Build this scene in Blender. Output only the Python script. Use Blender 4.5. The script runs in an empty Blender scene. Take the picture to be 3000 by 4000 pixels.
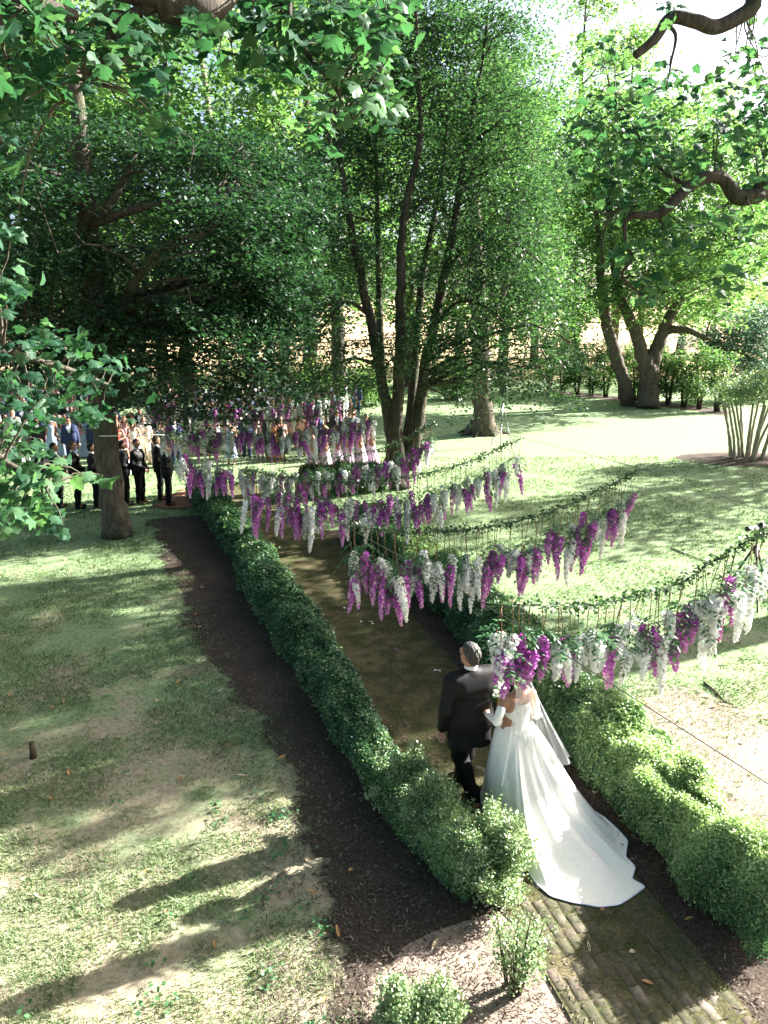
import bpy, math, random
import numpy as np
from mathutils import Vector, Matrix

rng = np.random.default_rng(7)
random.seed(7)
scene = bpy.context.scene
COL = scene.collection
R = math.radians
PI = math.pi

# ------------------------------------------------------------------ camera, sky, sun, exposure
CAM_H, PITCH, FPX = 5.04, R(15), 2777.0
cd = bpy.data.cameras.new('camera')
cam = bpy.data.objects.new('camera', cd)
COL.objects.link(cam)
cam.location = (0, 0, CAM_H)
cam.rotation_euler = (R(90) - PITCH, 0, 0)
cd.sensor_fit = 'VERTICAL'
cd.sensor_height = 36
cd.lens = 36 * FPX / 4000
cd.clip_start = 0.05
cd.clip_end = 3000
scene.camera = cam

SUN_EL, SUN_AZ = R(27), math.atan2(0.91, 0.415)          # azimuth clockwise from +Y
SUN = Vector((math.cos(SUN_EL) * math.sin(SUN_AZ), math.cos(SUN_EL) * math.cos(SUN_AZ), math.sin(SUN_EL)))
world = bpy.data.worlds.new('World')
scene.world = world
world.use_nodes = True
wn = world.node_tree
bg = wn.nodes['Background']
sky = wn.nodes.new('ShaderNodeTexSky')
sky.sky_type = 'NISHITA'
sky.sun_disc = False
sky.sun_elevation = SUN_EL
sky.sun_rotation = SUN_AZ
sky.dust_density = 4.0
sky.air_density = 0.7
sky.ozone_density = 0.6
wn.links.new(sky.outputs[0], bg.inputs[0])
bg.inputs[1].default_value = 0.056
sd = bpy.data.lights.new('sun', 'SUN')
sd.energy = 5.0
sd.angle = R(0.5)
sd.color = (1.0, 0.96, 0.90)
sun = bpy.data.objects.new('sun', sd)
COL.objects.link(sun)
sun.rotation_euler = SUN.to_track_quat('Z', 'Y').to_euler()
scene.view_settings.view_transform = 'Standard'
scene.view_settings.look = 'None'
scene.view_settings.exposure = 3.0
scene.view_settings.gamma = 1.0
scene.view_settings.use_curve_mapping = False
scene.cycles.use_denoising = True
scene.cycles.max_bounces = 7
scene.cycles.diffuse_bounces = 3
scene.cycles.transmission_bounces = 4
scene.cycles.transparent_max_bounces = 8

# ------------------------------------------------------------------ helpers
def ray(px, py):
    cx = (px - 1500) / FPX
    cy = (2000 - py) / FPX
    return np.array((cx, math.cos(PITCH) + cy * math.sin(PITCH), -math.sin(PITCH) + cy * math.cos(PITCH)))

def at(px, py, Y):
    d = ray(px, py)
    t = Y / d[1]
    return np.array((d[0] * t, Y, CAM_H + d[2] * t))

def gr(px, py, z=0.0):
    d = ray(px, py)
    t = (z - CAM_H) / d[2]
    return np.array((d[0] * t, d[1] * t, z))

def unit(v):
    v = np.asarray(v, float)
    return v / (np.linalg.norm(v, axis=-1, keepdims=True) + 1e-12)

def make_mesh(name, V, F, smooth=False, var=None, midx=None):
    V = np.asarray(V, np.float32).reshape(-1, 3)
    Fs = F if isinstance(F, list) and len(F) and isinstance(F[0], np.ndarray) and F[0].ndim == 2 else [F]
    Fs = [np.asarray(f, np.int32) for f in Fs if len(f)]
    me = bpy.data.meshes.new(name)
    loops = np.concatenate([f.ravel() for f in Fs])
    tot = np.concatenate([np.full(len(f), f.shape[1], np.int32) for f in Fs])
    st = np.concatenate(([0], np.cumsum(tot)[:-1])).astype(np.int32)
    me.vertices.add(len(V))
    me.vertices.foreach_set('co', V.ravel())
    me.loops.add(len(loops))
    me.loops.foreach_set('vertex_index', loops)
    me.polygons.add(len(tot))
    me.polygons.foreach_set('loop_start', st)
    if smooth:
        me.polygons.foreach_set('use_smooth', np.ones(len(tot), bool))
    if midx is not None:
        me.polygons.foreach_set('material_index', np.asarray(midx, np.int32))
    if var is not None:
        a = me.attributes.new('var', 'FLOAT', 'POINT')
        a.data.foreach_set('value', np.asarray(var, np.float32))
    me.update(calc_edges=True)
    return me

def add(name, me, mat=None, parent=None, loc=None, rotz=None, scale=None):
    """link a mesh as one object"""
    o = bpy.data.objects.new(name, me)
    COL.objects.link(o)
    if mat is not None and len(me.materials) == 0:
        for m in (mat if isinstance(mat, (list, tuple)) else [mat]):
            me.materials.append(m)
    elif mat is not None and me.materials[0] is not mat and not isinstance(mat, (list, tuple)):
        o.material_slots[0].link = 'OBJECT'
        o.material_slots[0].material = mat
    if parent is not None:
        o.parent = parent
    if loc is not None:
        o.location = tuple(float(c) for c in loc)
    if rotz is not None:
        o.rotation_euler = (0, 0, rotz)
    if scale is not None:
        o.scale = (scale,) * 3 if np.isscalar(scale) else scale
    return o

def obj(name, V, F, mat, parent=None, smooth=False, var=None, midx=None, loc=None):
    return add(name, make_mesh(name, V, F, smooth, var, midx), mat, parent, loc)

def tag(o, label=None, cat=None, group=None, kind=None):
    if label: o['label'] = label
    if cat: o['category'] = cat
    if group: o['group'] = group
    if kind: o['kind'] = kind
    return o

def thing(name, label, cat, loc=(0, 0, 0), rotz=0.0, group=None):
    o = bpy.data.objects.new(name, None)
    o.empty_display_size = 0.2
    COL.objects.link(o)
    o.location = tuple(float(c) for c in loc)
    o.rotation_euler = (0, 0, rotz)
    return tag(o, label, cat, group)

class MB:
    """collects pieces of one mesh"""
    def __init__(s):
        s.V, s.Q, s.T, s.W, s.n = [], [], [], [], 0
    def add(s, V, Q=None, T=None, var=0.0):
        V = np.asarray(V, float).reshape(-1, 3)
        if Q is not None and len(Q): s.Q.append(np.asarray(Q) + s.n)
        if T is not None and len(T): s.T.append(np.asarray(T) + s.n)
        s.V.append(V)
        s.W.append(np.full(len(V), var) if np.isscalar(var) else np.asarray(var))
        s.n += len(V)
        return s
    def tube(s, P, rad, sides=6, var=0.0, cap=True):
        P = np.asarray(P, float)
        n = len(P)
        rad = np.broadcast_to(np.asarray(rad, float), (n,))
        T = unit(np.gradient(P, axis=0))
        ref = np.array((0, 0, 1.0)) if abs(T[0][2]) < .9 else np.array((1.0, 0, 0))
        u = unit(np.cross(T[0], ref))
        U = []
        for i in range(n):
            u = unit(u - T[i] * np.dot(u, T[i]))
            U.append(u)
        U = np.array(U)
        W = np.cross(T, U)
        a = np.arange(sides) * 2 * PI / sides
        ring = P[:, None] + rad[:, None, None] * (np.cos(a)[None, :, None] * U[:, None] + np.sin(a)[None, :, None] * W[:, None])
        i, j = np.meshgrid(np.arange(n - 1), np.arange(sides), indexing='ij')
        k = (j + 1) % sides
        Q = np.stack([i * sides + j, i * sides + k, (i + 1) * sides + k, (i + 1) * sides + j], -1).reshape(-1, 4)
        V = ring.reshape(-1, 3)
        if cap:
            V = np.vstack([V, P[:1], P[-1:]])
            jj = np.arange(sides)
            kk = (jj + 1) % sides
            b0 = n * sides
            T3 = np.vstack([np.stack([kk, jj, np.full(sides, b0)], -1),
                            np.stack([(n - 1) * sides + jj, (n - 1) * sides + kk, np.full(sides, b0 + 1)], -1)])
            return s.add(V, Q, T3, var)
        return s.add(V, Q, None, var)
    def box(s, lo, hi, M=None, var=0.0):
        x0, y0, z0 = lo
        x1, y1, z1 = hi
        V = np.array([(x0, y0, z0), (x1, y0, z0), (x1, y1, z0), (x0, y1, z0), (x0, y0, z1), (x1, y0, z1), (x1, y1, z1), (x0, y1, z1)], float)
        if M is not None:
            V = np.array([M @ Vector(v) for v in V])
        return s.add(V, [(0, 3, 2, 1), (4, 5, 6, 7), (0, 1, 5, 4), (1, 2, 6, 5), (2, 3, 7, 6), (3, 0, 4, 7)], None, var)
    def mesh(s, name, smooth=False):
        F = []
        if s.Q: F.append(np.concatenate(s.Q))
        if s.T: F.append(np.concatenate(s.T))
        return make_mesh(name, np.concatenate(s.V), F, smooth, np.concatenate(s.W))
    def build(s, name, mat, parent=None, smooth=False, loc=None):
        return add(name, s.mesh(name, smooth), mat, parent, loc)

def smooth_path(P, rad, per=6):
    """Catmull-Rom through P with radii"""
    P = np.asarray(P, float)
    rad = np.asarray(rad, float)
    A = np.column_stack([P, rad])
    A = np.vstack([2 * A[0] - A[1], A, 2 * A[-1] - A[-2]])
    out = []
    for i in range(1, len(A) - 2):
        p0, p1, p2, p3 = A[i - 1], A[i], A[i + 1], A[i + 2]
        for t in np.arange(per) / per:
            out.append(.5 * ((2 * p1) + (-p0 + p2) * t + (2 * p0 - 5 * p1 + 4 * p2 - p3) * t * t + (-p0 + 3 * p1 - 3 * p2 + p3) * t ** 3))
    out.append(A[-2])
    out = np.array(out)
    return out[:, :3], np.maximum(out[:, 3], .001)

def vnoise(x, y, scale, seed=0):
    """2-D value noise 0..1"""
    r = np.random.default_rng(seed).random((64, 64))
    x = np.asarray(x) / scale + 1000.0
    y = np.asarray(y) / scale + 1000.0
    i, j = np.floor(x).astype(int), np.floor(y).astype(int)
    u, v = x - i, y - j
    u, v = u * u * (3 - 2 * u), v * v * (3 - 2 * v)
    g = lambda a, b: r[a % 64, b % 64]
    return (g(i, j) * (1 - u) + g(i + 1, j) * u) * (1 - v) + (g(i, j + 1) * (1 - u) + g(i + 1, j + 1) * u) * v

# ------------------------------------------------------------------ materials
def nt(name):
    m = bpy.data.materials.new(name)
    m.use_nodes = True
    t = m.node_tree
    return m, t, t.nodes, t.links, t.nodes['Principled BSDF'], t.nodes['Material Output']

def ramp(nodes, stops):
    r = nodes.new('ShaderNodeValToRGB')
    while len(r.color_ramp.elements) < len(stops):
        r.color_ramp.elements.new(0.5)
    for e, (p, c) in zip(r.color_ramp.elements, stops):
        e.position = p
        e.color = (*c, 1)
    return r

def noise(nodes, links, scale, detail=4, rough=.6, vec=None):
    n = nodes.new('ShaderNodeTexNoise')
    n.inputs['Scale'].default_value = scale
    n.inputs['Detail'].default_value = detail
    n.inputs['Roughness'].default_value = rough
    if vec is not None:
        links.new(vec, n.inputs['Vector'])
    return n

def leaf_mat(name, stops, trans=.4, rough=.45, spec=.4, tint=(1.15, 1.3, .7)):
    m, t, N, L, b, out = nt(name)
    a = N.new('ShaderNodeAttribute')
    a.attribute_name = 'var'
    oi = N.new('ShaderNodeObjectInfo')
    ad = N.new('ShaderNodeMath'); ad.operation = 'MULTIPLY_ADD'
    L.new(oi.outputs['Random'], ad.inputs[0]); ad.inputs[1].default_value = .12
    L.new(a.outputs['Fac'], ad.inputs[2])
    r = ramp(N, stops)
    L.new(ad.outputs[0], r.inputs[0])
    L.new(r.outputs[0], b.inputs['Base Color'])
    b.inputs['Roughness'].default_value = rough
    b.inputs['Specular IOR Level'].default_value = spec
    tr = N.new('ShaderNodeBsdfTranslucent')
    mul = N.new('ShaderNodeMix'); mul.data_type = 'RGBA'; mul.blend_type = 'MULTIPLY'
    mul.inputs['Factor'].default_value = 1
    L.new(r.outputs[0], mul.inputs['A'])
    mul.inputs['B'].default_value = (*tint, 1)
    L.new(mul.outputs['Result'], tr.inputs['Color'])
    mx = N.new('ShaderNodeMixShader')
    mx.inputs[0].default_value = trans
    L.new(b.outputs[0], mx.inputs[1])
    L.new(tr.outputs[0], mx.inputs[2])
    L.new(mx.outputs[0], out.inputs['Surface'])
    return m

def plain(name, c, rough=.6, spec=.3, metal=0.0, var=0.0, nscale=30, bump=0.0):
    m, t, N, L, b, out = nt(name)
    b.inputs['Base Color'].default_value = (*c, 1)
    b.inputs['Roughness'].default_value = rough
    b.inputs['Specular IOR Level'].default_value = spec
    b.inputs['Metallic'].default_value = metal
    if var or bump:
        tc = N.new('ShaderNodeTexCoord')
        n = noise(N, L, nscale, 4, .6, tc.outputs['Object'])
        if var:
            r = ramp(N, [(.3, tuple(x * (1 - var) for x in c)), (.7, tuple(min(1, x * (1 + var)) for x in c))])
            L.new(n.outputs['Fac'], r.inputs[0])
            L.new(r.outputs[0], b.inputs['Base Color'])
        if bump:
            bp = N.new('ShaderNodeBump')
            bp.inputs['Strength'].default_value = bump
            bp.inputs['Distance'].default_value = .02
            L.new(n.outputs['Fac'], bp.inputs['Height'])
            L.new(bp.outputs[0], b.inputs['Normal'])
    return m

def bark_mat(name, c1, c2, scale=1.0):
    m, t, N, L, b, out = nt(name)
    tc = N.new('ShaderNodeTexCoord')
    mp = N.new('ShaderNodeMapping')
    mp.inputs['Scale'].default_value = (6 * scale, 6 * scale, 1.3 * scale)
    L.new(tc.outputs['Object'], mp.inputs['Vector'])
    n = noise(N, L, 2.5, 8, .7, mp.outputs[0])
    n2 = noise(N, L, .9, 3, .5, tc.outputs['Object'])
    r = ramp(N, [(.3, c1), (.65, c2)])
    L.new(n.outputs['Fac'], r.inputs[0])
    r2 = ramp(N, [(.5, (1, 1, 1)), (.68, (.75, .9, .68))])
    L.new(n2.outputs['Fac'], r2.inputs[0])
    mul = N.new('ShaderNodeMix'); mul.data_type = 'RGBA'; mul.blend_type = 'MULTIPLY'
    mul.inputs['Factor'].default_value = 1
    L.new(r.outputs[0], mul.inputs['A'])
    L.new(r2.outputs[0], mul.inputs['B'])
    L.new(mul.outputs['Result'], b.inputs['Base Color'])
    b.inputs['Roughness'].default_value = .9
    b.inputs['Specular IOR Level'].default_value = .15
    bp = N.new('ShaderNodeBump')
    bp.inputs['Strength'].default_value = .8
    bp.inputs['Distance'].default_value = .05
    L.new(n.outputs['Fac'], bp.inputs['Height'])
    L.new(bp.outputs[0], b.inputs['Normal'])
    return m

M = {}
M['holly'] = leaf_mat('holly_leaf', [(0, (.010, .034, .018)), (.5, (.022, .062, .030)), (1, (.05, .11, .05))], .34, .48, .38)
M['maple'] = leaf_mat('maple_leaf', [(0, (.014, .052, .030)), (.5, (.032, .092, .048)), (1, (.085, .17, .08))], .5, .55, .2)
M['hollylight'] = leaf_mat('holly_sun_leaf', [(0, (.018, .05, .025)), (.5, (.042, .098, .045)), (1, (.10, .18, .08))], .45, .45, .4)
M['lime'] = leaf_mat('light_leaf', [(0, (.06, .13, .05)), (.5, (.115, .21, .08)), (1, (.21, .32, .13))], .58, .5, .3)
M['forest'] = leaf_mat('forest_leaf', [(0, (.045, .10, .04)), (.5, (.09, .175, .065)), (1, (.17, .27, .10))], .55, .5, .3)
M['bluegreen'] = leaf_mat('silver_leaf', [(0, (.08, .15, .10)), (.5, (.14, .23, .17)), (1, (.24, .34, .26))], .35, .5, .3, (1.1, 1.2, .9))
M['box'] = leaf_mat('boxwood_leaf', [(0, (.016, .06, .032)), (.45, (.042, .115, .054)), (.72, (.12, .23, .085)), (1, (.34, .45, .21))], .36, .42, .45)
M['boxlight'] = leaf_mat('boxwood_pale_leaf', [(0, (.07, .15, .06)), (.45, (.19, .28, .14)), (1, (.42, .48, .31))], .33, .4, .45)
M['shrub'] = leaf_mat('shrub_leaf', [(0, (.03, .085, .03)), (1, (.085, .17, .05))], .35, .5, .3)
M['vine'] = leaf_mat('vine_leaf', [(0, (.02, .06, .028)), (.6, (.045, .10, .045)), (1, (.20, .25, .14))], .35, .45, .4)
M['wleaf'] = leaf_mat('wisteria_leaf', [(0, (.035, .12, .05)), (1, (.085, .20, .08))], .35, .45, .4)
M['purple'] = leaf_mat('purple_petal', [(0, (.24, .05, .27)), (.4, (.52, .12, .50)), (.75, (.74, .36, .68)), (1, (.82, .68, .62))], .3, .6, .2, (1.1, .9, 1.1))
M['white'] = leaf_mat('white_petal', [(0, (.78, .81, .79)), (.5, (.90, .90, .89)), (1, (.86, .87, .74))], .3, .6, .2, (1, 1, 1))
M['grass'] = leaf_mat('grass_blade', [(0, (.075, .135, .065)), (.45, (.15, .22, .11)), (.75, (.28, .31, .19)), (1, (.44, .40, .30))], .38, .6, .2, (1.1, 1.2, .7))
M['barkB'] = bark_mat('grey_bark', (.025, .021, .017), (.12, .105, .085))
M['barkC'] = bark_mat('holly_bark', (.02, .017, .014), (.085, .073, .058))
M['barkE'] = bark_mat('brown_bark', (.03, .024, .019), (.13, .105, .08), .8)
M['barkP'] = bark_mat('pale_bark', (.16, .14, .10), (.42, .38, .28), 1.5)
M['twig'] = plain('twig', (.06, .045, .03), .8, .2)
M['stem'] = plain('wisteria_stem', (.16, .10, .05), .7, .2)
M['wire'] = plain('dark_wire', (.03, .035, .03), .6, .3)
M['rope'] = plain('white_rope', (.78, .77, .73), .7, .2)
M['black_metal'] = plain('black_metal', (.012, .012, .013), .4, .5)
M['white_plastic'] = plain('white_plastic', (.75, .75, .73), .4, .4)
M['black_wool'] = plain('black_wool', (.0045, .0045, .0055), .6, .22, 0, .3, 60)
M['trouser'] = plain('black_trouser_wool', (.004, .004, .0045), .7, .15, 0, .3, 60)
M['shoe'] = plain('black_leather', (.010, .009, .009), .25, .5)
M['shirt'] = plain('white_cotton', (.80, .80, .80), .7, .2)
M['eye'] = plain('dark_eye', (.02, .015, .012), .3, .5)
SKIN = [plain('skin_%s' % n, c, .5, .3) for n, c in (('fair', (.40, .22, .155)), ('light', (.33, .175, .115)), ('tan', (.24, .12, .075)), ('brown', (.11, .055, .035)))]
HAIR = {n: plain('hair_' + n, c, .6, .25, 0, .75, 60, .4) for n, c in (('dark', (.018, .013, .010)), ('brown', (.07, .04, .022)), ('blonde', (.24, .15, .065)), ('grey', (.055, .052, .05)))}

def ground_mat():
    m, t, N, L, b, out = nt('lawn')
    g = N.new('ShaderNodeNewGeometry')
    pos = g.outputs['Position']
    sx = N.new('ShaderNodeSeparateXYZ')
    L.new(pos, sx.inputs[0])
    n1 = noise(N, L, .9, 6, .65, pos)
    n2 = noise(N, L, 14, 5, .7, pos)
    n3 = noise(N, L, 90, 3, .6, pos)
    green = ramp(N, [(.30, (.095, .15, .07)), (.5, (.17, .235, .12)), (.7, (.27, .33, .19))])
    L.new(n2.outputs['Fac'], green.inputs[0])
    dry = ramp(N, [(.3, (.17, .15, .10)), (.6, (.32, .28, .20)), (.8, (.42, .38, .28))])
    L.new(n2.outputs['Fac'], dry.inputs[0])
    # near the camera the lawn is thin and dry: position mask on Y plus noise
    mr = N.new('ShaderNodeMapRange')
    L.new(sx.outputs['Y'], mr.inputs[0])
    mr.inputs[1].default_value = 4; mr.inputs[2].default_value = 17
    mr.inputs[3].default_value = .21; mr.inputs[4].default_value = -.12
    ad = N.new('ShaderNodeMath'); ad.operation = 'ADD'
    L.new(n1.outputs['Fac'], ad.inputs[0]); L.new(mr.outputs[0], ad.inputs[1])
    thr = ramp(N, [(.52, (0, 0, 0)), (.70, (1, 1, 1))])
    L.new(ad.outputs[0], thr.inputs[0])
    mx = N.new('ShaderNodeMix'); mx.data_type = 'RGBA'
    L.new(thr.outputs[0], mx.inputs['Factor']); L.new(green.outputs[0], mx.inputs['A']); L.new(dry.outputs[0], mx.inputs['B'])
    # straw field beyond the garden
    wheat = ramp(N, [(.3, (.42, .30, .17)), (.7, (.58, .44, .27))])
    L.new(n1.outputs['Fac'], wheat.inputs[0])
    fm = N.new('ShaderNodeMapRange')
    L.new(sx.outputs['Y'], fm.inputs[0])
    fm.inputs[1].default_value = 62; fm.inputs[2].default_value = 68
    m2 = N.new('ShaderNodeMix'); m2.data_type = 'RGBA'
    L.new(fm.outputs[0], m2.inputs['Factor']); L.new(mx.outputs['Result'], m2.inputs['A']); L.new(wheat.outputs[0], m2.inputs['B'])
    L.new(m2.outputs['Result'], b.inputs['Base Color'])
    b.inputs['Roughness'].default_value = .9
    b.inputs['Specular IOR Level'].default_value = .1
    bp = N.new('ShaderNodeBump')
    bp.inputs['Strength'].default_value = .6; bp.inputs['Distance'].default_value = .03
    L.new(n3.outputs['Fac'], bp.inputs['Height'])
    L.new(bp.outputs[0], b.inputs['Normal'])
    return m

def soil_mat(name, c1, c2, c3, scale=1.0, soft=False):
    m, t, N, L, b, out = nt(name)
    g = N.new('ShaderNodeNewGeometry')
    n = noise(N, L, 38 * scale, 8, .75, g.outputs['Position'])
    n2 = noise(N, L, 2.2, 4, .6, g.outputs['Position'])
    r = ramp(N, [(.3, c1), (.5, c2), (.75, c3)])
    L.new(n.outputs['Fac'], r.inputs[0])
    r2 = ramp(N, [(.3, (.7, .7, .7)), (.7, (1.15, 1.1, 1.05))] if name != 'mossy_joint' else [(.34, (.65, .85, .5)), (.48, (1.0, 1.05, .8)), (.60, (1.7, 1.55, 1.4)), (.72, (.8, .75, .75))])
    if name == 'mossy_joint': n2.inputs['Scale'].default_value = 3.2; n2.inputs['Detail'].default_value = 8
    L.new(n2.outputs['Fac'], r2.inputs[0])
    mul = N.new('ShaderNodeMix'); mul.data_type = 'RGBA'; mul.blend_type = 'MULTIPLY'
    mul.inputs['Factor'].default_value = 1
    L.new(r.outputs[0], mul.inputs['A']); L.new(r2.outputs[0], mul.inputs['B'])
    L.new(mul.outputs['Result'], b.inputs['Base Color'])
    b.inputs['Roughness'].default_value = .95
    b.inputs['Specular IOR Level'].default_value = .1
    bp = N.new('ShaderNodeBump')
    bp.inputs['Strength'].default_value = .9; bp.inputs['Distance'].default_value = .03
    L.new(n.outputs['Fac'], bp.inputs['Height'])
    L.new(bp.outputs[0], b.inputs['Normal'])
    if soft:                                   # the sheet thins out into the ground along its edge
        at_ = N.new('ShaderNodeAttribute'); at_.attribute_name = 'var'
        n3 = noise(N, L, 7, 8, .75, g.outputs['Position'])
        ma = N.new('ShaderNodeMath'); ma.operation = 'MULTIPLY_ADD'
        L.new(n3.outputs['Fac'], ma.inputs[0]); ma.inputs[1].default_value = 2.0
        sb = N.new('ShaderNodeMath'); sb.operation = 'MULTIPLY_ADD'
        L.new(at_.outputs['Fac'], sb.inputs[0]); sb.inputs[1].default_value = 1.9; sb.inputs[2].default_value = -1.45
        L.new(sb.outputs[0], ma.inputs[2])
        rr_ = ramp(N, [(.40, (0, 0, 0)), (.60, (1, 1, 1))])
        L.new(ma.outputs[0], rr_.inputs[0])
        tr = N.new('ShaderNodeBsdfTransparent'); mx = N.new('ShaderNodeMixShader')
        L.new(rr_.outputs[0], mx.inputs[0]); L.new(tr.outputs[0], mx.inputs[1]); L.new(b.outputs[0], mx.inputs[2])
        L.new(mx.outputs[0], out.inputs['Surface'])
    return m

def brick_mat():
    m, t, N, L, b, out = nt('mossy_brick')
    g = N.new('ShaderNodeNewGeometry')
    oi = N.new('ShaderNodeObjectInfo')
    pos = g.outputs['Position']
    n = noise(N, L, 26, 6, .7, pos)
    n2 = noise(N, L, 2.6, 6, .7, pos)
    cr = ramp(N, [(0, (.08, .058, .046)), (.35, (.11, .085, .068)), (.7, (.15, .125, .10)), (1, (.20, .17, .14))])
    L.new(oi.outputs['Random'], cr.inputs[0])
    nr = ramp(N, [(.3, (.6, .6, .6)), (.7, (1.15, 1.15, 1.15))])
    L.new(n.outputs['Fac'], nr.inputs[0])
    mul = N.new('ShaderNodeMix'); mul.data_type = 'RGBA'; mul.blend_type = 'MULTIPLY'
    mul.inputs['Factor'].default_value = 1
    L.new(cr.outputs[0], mul.inputs['A']); L.new(nr.outputs[0], mul.inputs['B'])
    ms = ramp(N, [(.3, (.036, .038, .02)), (.7, (.085, .082, .05))])
    L.new(n.outputs['Fac'], ms.inputs[0])
    mf = ramp(N, [(.40, (0, 0, 0)), (.52, (1, 1, 1))])
    L.new(n2.outputs['Fac'], mf.inputs[0])
    mx = N.new('ShaderNodeMix'); mx.data_type = 'RGBA'
    L.new(mf.outputs[0], mx.inputs['Factor']); L.new(mul.outputs['Result'], mx.inputs['A']); L.new(ms.outputs[0], mx.inputs['B'])
    L.new(mx.outputs['Result'], b.inputs['Base Color'])
    b.inputs['Roughness'].default_value = .9
    b.inputs['Specular IOR Level'].default_value = .15
    bp = N.new('ShaderNodeBump')
    bp.inputs['Strength'].default_value = .6; bp.inputs['Distance'].default_value = .01
    L.new(n.outputs['Fac'], bp.inputs['Height']); L.new(bp.outputs[0], b.inputs['Normal'])
    return m

def lace_mat():
    m, t, N, L, b, out = nt('white_lace')
    tc = N.new('ShaderNodeTexCoord')
    v = N.new('ShaderNodeTexVoronoi')
    v.feature = 'DISTANCE_TO_EDGE'
    v.inputs['Scale'].default_value = 30
    wz = noise(N, L, 20, 3, .6, tc.outputs['Object'])
    va = N.new('ShaderNodeVectorMath'); va.operation = 'MULTIPLY_ADD'
    L.new(wz.outputs['Color'], va.inputs[0]); va.inputs[1].default_value = (.05, .05, .05)
    L.new(tc.outputs['Object'], va.inputs[2])
    L.new(va.outputs[0], v.inputs['Vector'])
    r = ramp(N, [(.0, (.77, .735, .69)), (.06, (.81, .775, .73)), (.12, (.86, .825, .775))])
    L.new(v.outputs['Distance'], r.inputs[0])
    L.new(r.outputs[0], b.inputs['Base Color'])
    b.inputs['Roughness'].default_value = .75
    b.inputs['Specular IOR Level'].default_value = .15
    bp = N.new('ShaderNodeBump'); bp.inputs['Strength'].default_value = .3; bp.inputs['Distance'].default_value = .004
    L.new(v.outputs['Distance'], bp.inputs['Height']); L.new(bp.outputs[0], b.inputs['Normal'])
    return m

def tulle_mat(name, alpha):
    m, t, N, L, b, out = nt(name)
    b.inputs['Base Color'].default_value = (.85, .85, .86, 1)
    b.inputs['Roughness'].default_value = .7
    tr = N.new('ShaderNodeBsdfTransparent')
    mx = N.new('ShaderNodeMixShader')
    mx.inputs[0].default_value = alpha
    L.new(tr.outputs[0], mx.inputs[1]); L.new(b.outputs[0], mx.inputs[2])
    L.new(mx.outputs[0], out.inputs['Surface'])
    return m

M['lawn'] = ground_mat()
M['mulch'] = soil_mat('mulch', (.028, .022, .018), (.066, .052, .043), (.155, .13, .107))
M['soil'] = soil_mat('sunlit_soil', (.16, .12, .10), (.31, .245, .205), (.47, .40, .34))
M['chip'] = leaf_mat('mulch_chip', [(0, (.035, .028, .023)), (.6, (.085, .07, .058)), (1, (.24, .20, .16))], 0, .9, .1)
M['mulch_soft'] = soil_mat('mulch_edge', (.028, .022, .018), (.066, .052, .043), (.155, .13, .107), 1.0, True)
M['soil_soft'] = soil_mat('sunlit_soil_edge', (.16, .12, .10), (.31, .245, .205), (.47, .40, .34), 1.0, True)
M['brick'] = brick_mat()
M['joint'] = soil_mat('mossy_joint', (.028, .028, .016), (.065, .062, .036), (.16, .14, .10))
M['lace'] = lace_mat()
M['tulle'] = tulle_mat('tulle', .34)
M['horsehair'] = plain('pale_blue_trim', (.62, .66, .78), .6, .2)
M['dead'] = plain('dead_leaf', (.40, .22, .09), .7, .2, 0, .35, 20)
M['deadpale'] = plain('pale_dead_leaf', (.52, .40, .26), .7, .2, 0, .3, 20)

# ------------------------------------------------------------------ ground
def hill(x, y):
    h = np.clip((y - 62) / 150, 0, 1) ** 1.15 * 11
    return h + np.where(y > 60, (vnoise(x, y, 40, 3) - .5) * 2.5 * np.clip((y - 60) / 40, 0, 1), 0)

xs = np.concatenate([np.linspace(-300, -90, 8), np.linspace(-80, 80, 60), np.linspace(90, 300, 8)])
ys = np.concatenate([np.linspace(-60, -12, 6), np.linspace(-10, 60, 36), np.linspace(62, 230, 50), np.linspace(240, 500, 8)])
GX, GY = np.meshgrid(xs, ys, indexing='ij')
GZ = hill(GX, GY)
a, b_ = np.meshgrid(np.arange(len(xs) - 1), np.arange(len(ys) - 1), indexing='ij')
ny = len(ys)
Q = np.stack([a * ny + b_, (a + 1) * ny + b_, (a + 1) * ny + b_ + 1, a * ny + b_ + 1], -1).reshape(-1, 4)
tag(obj('ground', np.stack([GX, GY, GZ], -1), Q, M['lawn'], smooth=True), kind='structure')

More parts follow.
